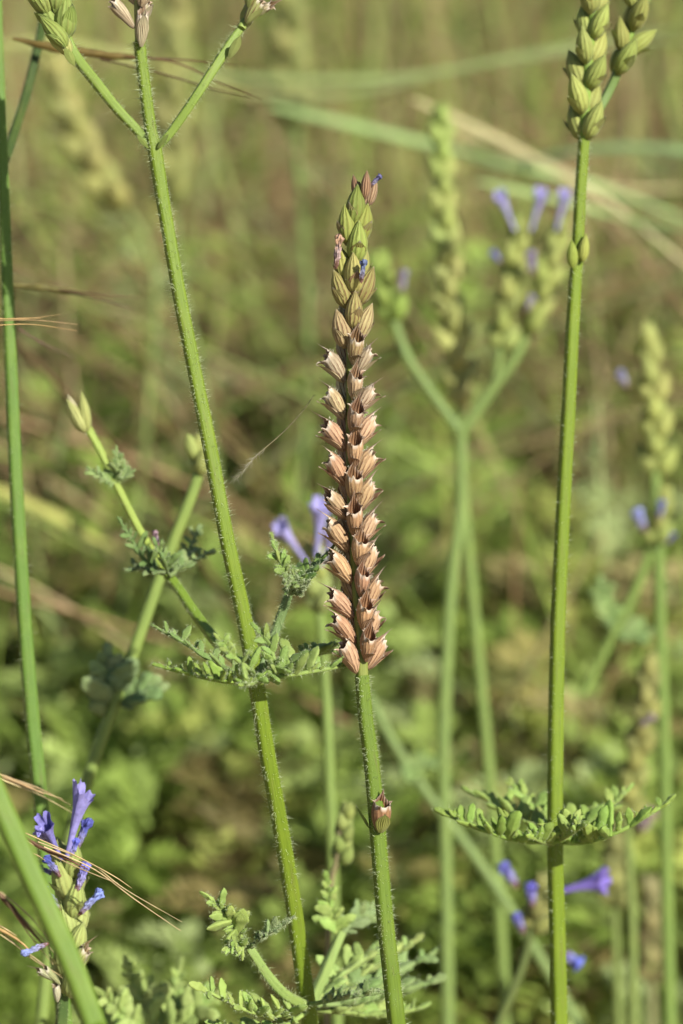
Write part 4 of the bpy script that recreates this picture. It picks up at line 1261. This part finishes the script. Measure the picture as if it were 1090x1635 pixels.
# nameless plants further back: the same label, nothing tells them apart
def back_rows():
    protos = []
    for k in range(5):
        t = thing('lavender_plant', 'indistinct blurred lavender stalk deep in the meadow behind', 'lavender', (0, 0, 0), 'blurred lavender stalks deep in the meadow')
        h = random.uniform(9, 15)
        a = random.gauss(0, .25)
        base = [Vector((0, 0, -.3)), Vector((a*h*.2, random.gauss(0, .4), h*.35)), Vector((a*h*.6, random.gauss(0, .8), h*.7)), Vector((a*h, random.gauss(0, 1), h))]
        me = tube_mesh('stem', base, [.11, .10, .08], STEM, 14, 6)
        st = link('stem', me, t, (.2, .28, .07)); st.matrix_parent_inverse = Matrix.Identity(4)
        tops = [base[-1]]
        if k % 2 == 0:
            for sg in (-1, 1):
                b = [base[2], base[2]+Vector((sg*1.0, .2, 1.5)), base[2]+Vector((sg*1.4, .3, 3.2))]
                q = link('branch', tube_mesh('branch', b, [.09, .07], STEM, 8, 5), t, (.22, .3, .08)); q.matrix_parent_inverse = Matrix.Identity(4)
                tops.append(b[-1])
        for tp in tops:
            bm = MB()
            L = random.uniform(2.2, 4.2)
            n = 26
            for i in range(n):
                z = L*i/n; az = i*2.4
                o = Vector((math.cos(az), math.sin(az), 0)); ax = (Vector((0, 0, 1))+o*.5).normalized()
                mw = frame_at(tp+Vector((0, 0, z))+o*.05, ax, o, .5, 1.1)
                off = len(bm.v)
                src = BUD_LOW[i % 3]
                for v in src.vertices: bm.v.append(tuple(mw @ v.co)); bm.uv.append((.5, .4))
                for f in src.polygons: bm.f.append(tuple(off+x for x in f.vertices)); bm.mi.append(0)
            q = link('flower_spike', bm.mesh('flower_spike', [CALYX]), t, (.38, .38, .13)); q.matrix_parent_inverse = Matrix.Identity(4)
            if random.random() < .6:
                f = link('flower', FLOWER[0], t, VIO, frame_at(tp+Vector((0, 0, L*.8)), Vector((random.gauss(0, .5), -.5, .8)), Vector((0, -1, 0)), .8, 1)); f.matrix_parent_inverse = Matrix.Identity(4)
        protos.append(t)
    kids = {p.name: list(p.children) for p in protos}
    spots = []
    for i in range(26):
        y = 80+60*((i+.5)/26)
        x = random.uniform(-1, 1)*(4.5+y*.125)
        spots.append((x, y))
    tints = [(.34, .36, .12), (.28, .36, .10), (.35, .33, .13), (.36, .36, .14)]
    for i, (x, y) in enumerate(spots):
        src = protos[i % 5]
        if i < 5: t, ch = src, kids[src.name]
        else:
            t = src.copy(); C.objects.link(t); ch = []
            for c in kids[src.name]:
                q = c.copy(); C.objects.link(q); q.parent = t; q.matrix_parent_inverse = Matrix.Identity(4); ch.append(q)
        t.location = (x, y, 0); t.rotation_euler = (0, 0, random.uniform(0, 6.28))
        s = random.uniform(.75, 1.1); t.scale = (s, s, s)
        tn = random.choice(tints)
        for c in ch:
            if c.name.startswith('flower_spike'): c.color = (*jit(tn, .1), 1)
back_rows()

# ================================================================== GRASS: blades, awns
def blade(label, pts, w, col, name='long_grass', cat='grass', mat=None):
    pp = path(pts)
    n = 26
    sm = smooth(pp, n)
    b = MB()
    fr = frames(sm, (TOCAM+UP*.6).normalized())
    for side in (0, 1):
        rows, uvs = [], []
        for i, p in enumerate(sm):
            u = i/(n-1)
            ww = w*min(1, u*6+.5)*(1-u**4*.85)
            t, s, r = fr[i]
            off = r*(.012 if side else -.012)
            rows.append([p-s*ww+off+r*ww*.3, p+off, p+s*ww+off+r*ww*.3]); uvs.append([(0, u), (.5, u), (1, u)])
        b.grid(rows, uvs, flip=bool(side))
    o = link(name, b.mesh(name, [mat or BLADE]), None, col)
    return tag(o, label, cat)

blade('long pale green grass blade arching across the top right', [(300, 120, 24), (480, 128, 23), (680, 120, 22), (900, 75, 21), (1120, 40, 20)], 0.089, (0.325, 0.388, 0.138))
blade('second pale green blade close under the arching one at top', [(380, 150, 26), (560, 150, 25), (740, 110, 24), (1000, 70, 23), (1130, 66, 22)], 0.073, (0.375, 0.413, 0.163))
blade('green grass blade sweeping down to the right edge below the top ones', [(430, 170, 24), (620, 215, 24), (800, 262, 24), (960, 300, 24), (1140, 370, 24)], 0.097, (0.312, 0.425, 0.150))
blade('straw-coloured grass blade slanting behind the slim right stem', [(660, 160, 20), (780, 215, 20), (900, 280, 20), (1000, 345, 20), (1130, 450, 20)], 0.065, (0.525, 0.463, 0.213))
blade('thin straw grass blade just beneath the sweeping green one', [(720, 205, 26), (860, 260, 26), (980, 300, 26), (1130, 300, 26)], 0.073, (0.475, 0.413, 0.188))
blade('broad green grass blade entering from the right at mid height', [(1150, 250, 21), (1020, 236, 22), (900, 246, 23), (780, 272, 25)], 0.105, (0.300, 0.413, 0.163))
blade('green blade crossing right of the slim stem toward lower right', [(760, 290, 20), (880, 318, 20), (1000, 350, 20), (1140, 372, 19)], 0.073, (0.338, 0.438, 0.150))
blade('faint green grass blade lying along the top left', [(-60, 85, 24), (80, 70, 24), (230, 100, 24), (420, 160, 26)], 0.113, (0.375, 0.388, 0.125))
blade('yellow-green grass blade crossing low at the left edge', [(-40, 770, 18), (60, 812, 19), (150, 860, 20), (230, 900, 22)], 0.113, (0.375, 0.375, 0.100))

def awn_cluster(label, floret, awns, d, dark=(.14, .07, .03), gold=(.55, .41, .19), r=1.1, base_r=4.5):
    a = path([(x, y, d) for x, y in floret])
    t = thing('grass_spikelet', label, 'grass', a[0])
    q = link('floret', tube_mesh('floret', a, [cm(base_r*.3, d), cm(base_r, d), cm(base_r*.8, d), cm(base_r*.25, d)], STRAW, 20, 8, wob=.25), t, dark)
    for aw in awns:
        link('awn', tube_mesh('awn', path([(x, y, d+random.uniform(-.1, .1)) for x, y in aw]), [cm(r*.9, d), cm(r*.85, d), cm(r*.3, d)], STRAW, 22, 5), t, jit(gold, .2))
    return t
awn_cluster('dark bristly grass spikelet with long golden awns across the blooming spike', [(28, 1328), (60, 1350), (100, 1368), (140, 1388)],
            [[(40, 1330), (120, 1366), (180, 1398), (210, 1418)], [(60, 1344), (140, 1376), (200, 1420), (290, 1472)], [(70, 1352), (150, 1388), (215, 1436), (288, 1486)], [(30, 1336), (100, 1374), (160, 1400), (188, 1410)], [(40, 1358), (60, 1366), (72, 1374)]], .2, r=1.2, base_r=3.4)
awn_cluster('golden grass awns entering above the blooming spike at the left edge', [(-40, 1222), (0, 1238), (40, 1254), (70, 1268)],
            [[(-10, 1234), (60, 1258), (112, 1285)], [(-10, 1240), (60, 1268), (116, 1298)], [(-20, 1236), (40, 1256), (100, 1276)]], 1.6, dark=(.42, .28, .13), base_r=3.2, r=1.6)
awn_cluster('dark grass spikelet low at the left edge behind the slanting stem', [(-30, 1400), (10, 1440), (40, 1475), (70, 1510)],
            [[(0, 1430), (50, 1480), (90, 1525), (110, 1555)], [(0, 1424), (40, 1456), (80, 1500)], [(10, 1440), (45, 1490), (85, 1540)]], 1.9, base_r=4.2, r=1.4)
awn_cluster('orange-gold grass awns reaching in at the bottom left', [(-30, 1470), (0, 1484), (30, 1502), (50, 1520)],
            [[(-5, 1476), (10, 1484), (26, 1494)], [(0, 1485), (50, 1530), (98, 1558)], [(0, 1492), (50, 1526), (100, 1562)]], .9, dark=(.45, .28, .1), base_r=2.6, r=1.3)
awn_cluster('thin orange awns over the left edge stem at mid height', [(-40, 512), (-20, 512), (0, 513)],
            [[(-20, 508), (40, 509), (95, 502)], [(-20, 513), (50, 511), (124, 518)], [(-20, 520), (50, 518), (122, 528)], [(-20, 510), (40, 508), (66, 508)]], 1.0, dark=(.5, .3, .1), gold=(.58, .40, .16), r=.8, base_r=2)
awn_cluster('dark grass spikelet with spreading awns left of the branched stem', [(22, 456), (60, 458), (100, 464), (140, 470)],
            [[(90, 462), (160, 470), (232, 476)], [(100, 466), (160, 478), (215, 494)], [(28, 522), (60, 545), (95, 566)], [(30, 526), (70, 548), (120, 572)]], 4.0, dark=(.16, .14, .04), gold=(.14, .08, .04), r=1.5, base_r=6)
awn_cluster('dark brown grass ear lying across the top behind the fork', [(20, 62), (90, 76), (170, 88), (240, 92)],
            [[(200, 90), (280, 100), (350, 132), (418, 158)], [(160, 94), (260, 118), (340, 142), (400, 156)], [(220, 92), (300, 96), (380, 104)]], 3.4, dark=(.17, .12, .03), gold=(.11, .055, .02), r=2.0, base_r=8)
# feathery single awn
def feathery():
    d = .3
    pts = [(502, 630), (480, 660), (452, 690), (420, 718), (398, 740), (376, 764)]
    t = thing('feather_awn', 'hair-thin feathery awn floating left of the dried spike', 'grass awn', P(376, 764, d))
    link('awn', tube_mesh('awn', path([(x, y, d) for x, y in pts]), [cm(.7), cm(.8), cm(1.0), cm(1.1), cm(.5)], STRAW, 30, 5), t, (.20, .17, .08))
    R, D, H = [], [], []
    pp = smooth(path([(x, y, d) for x, y in pts]), 60)
    for i in range(34, 60):
        for _ in range(3):
            tt = (pp[min(59, i+1)]-pp[i-1]).normalized()
            R.append(pp[i]); D.append((tt*.9+Vector((random.gauss(0, .5), random.gauss(0, .5), random.gauss(0, .5)))).normalized()); H.append(random.uniform(.05, .16))
    h = link('awn_hairs', hair_mesh('awn_hairs', R, D, H, .0022), t, (.4, .38, .26)); h['kind'] = 'stuff'
feathery()
print('objects', len(bpy.data.objects))
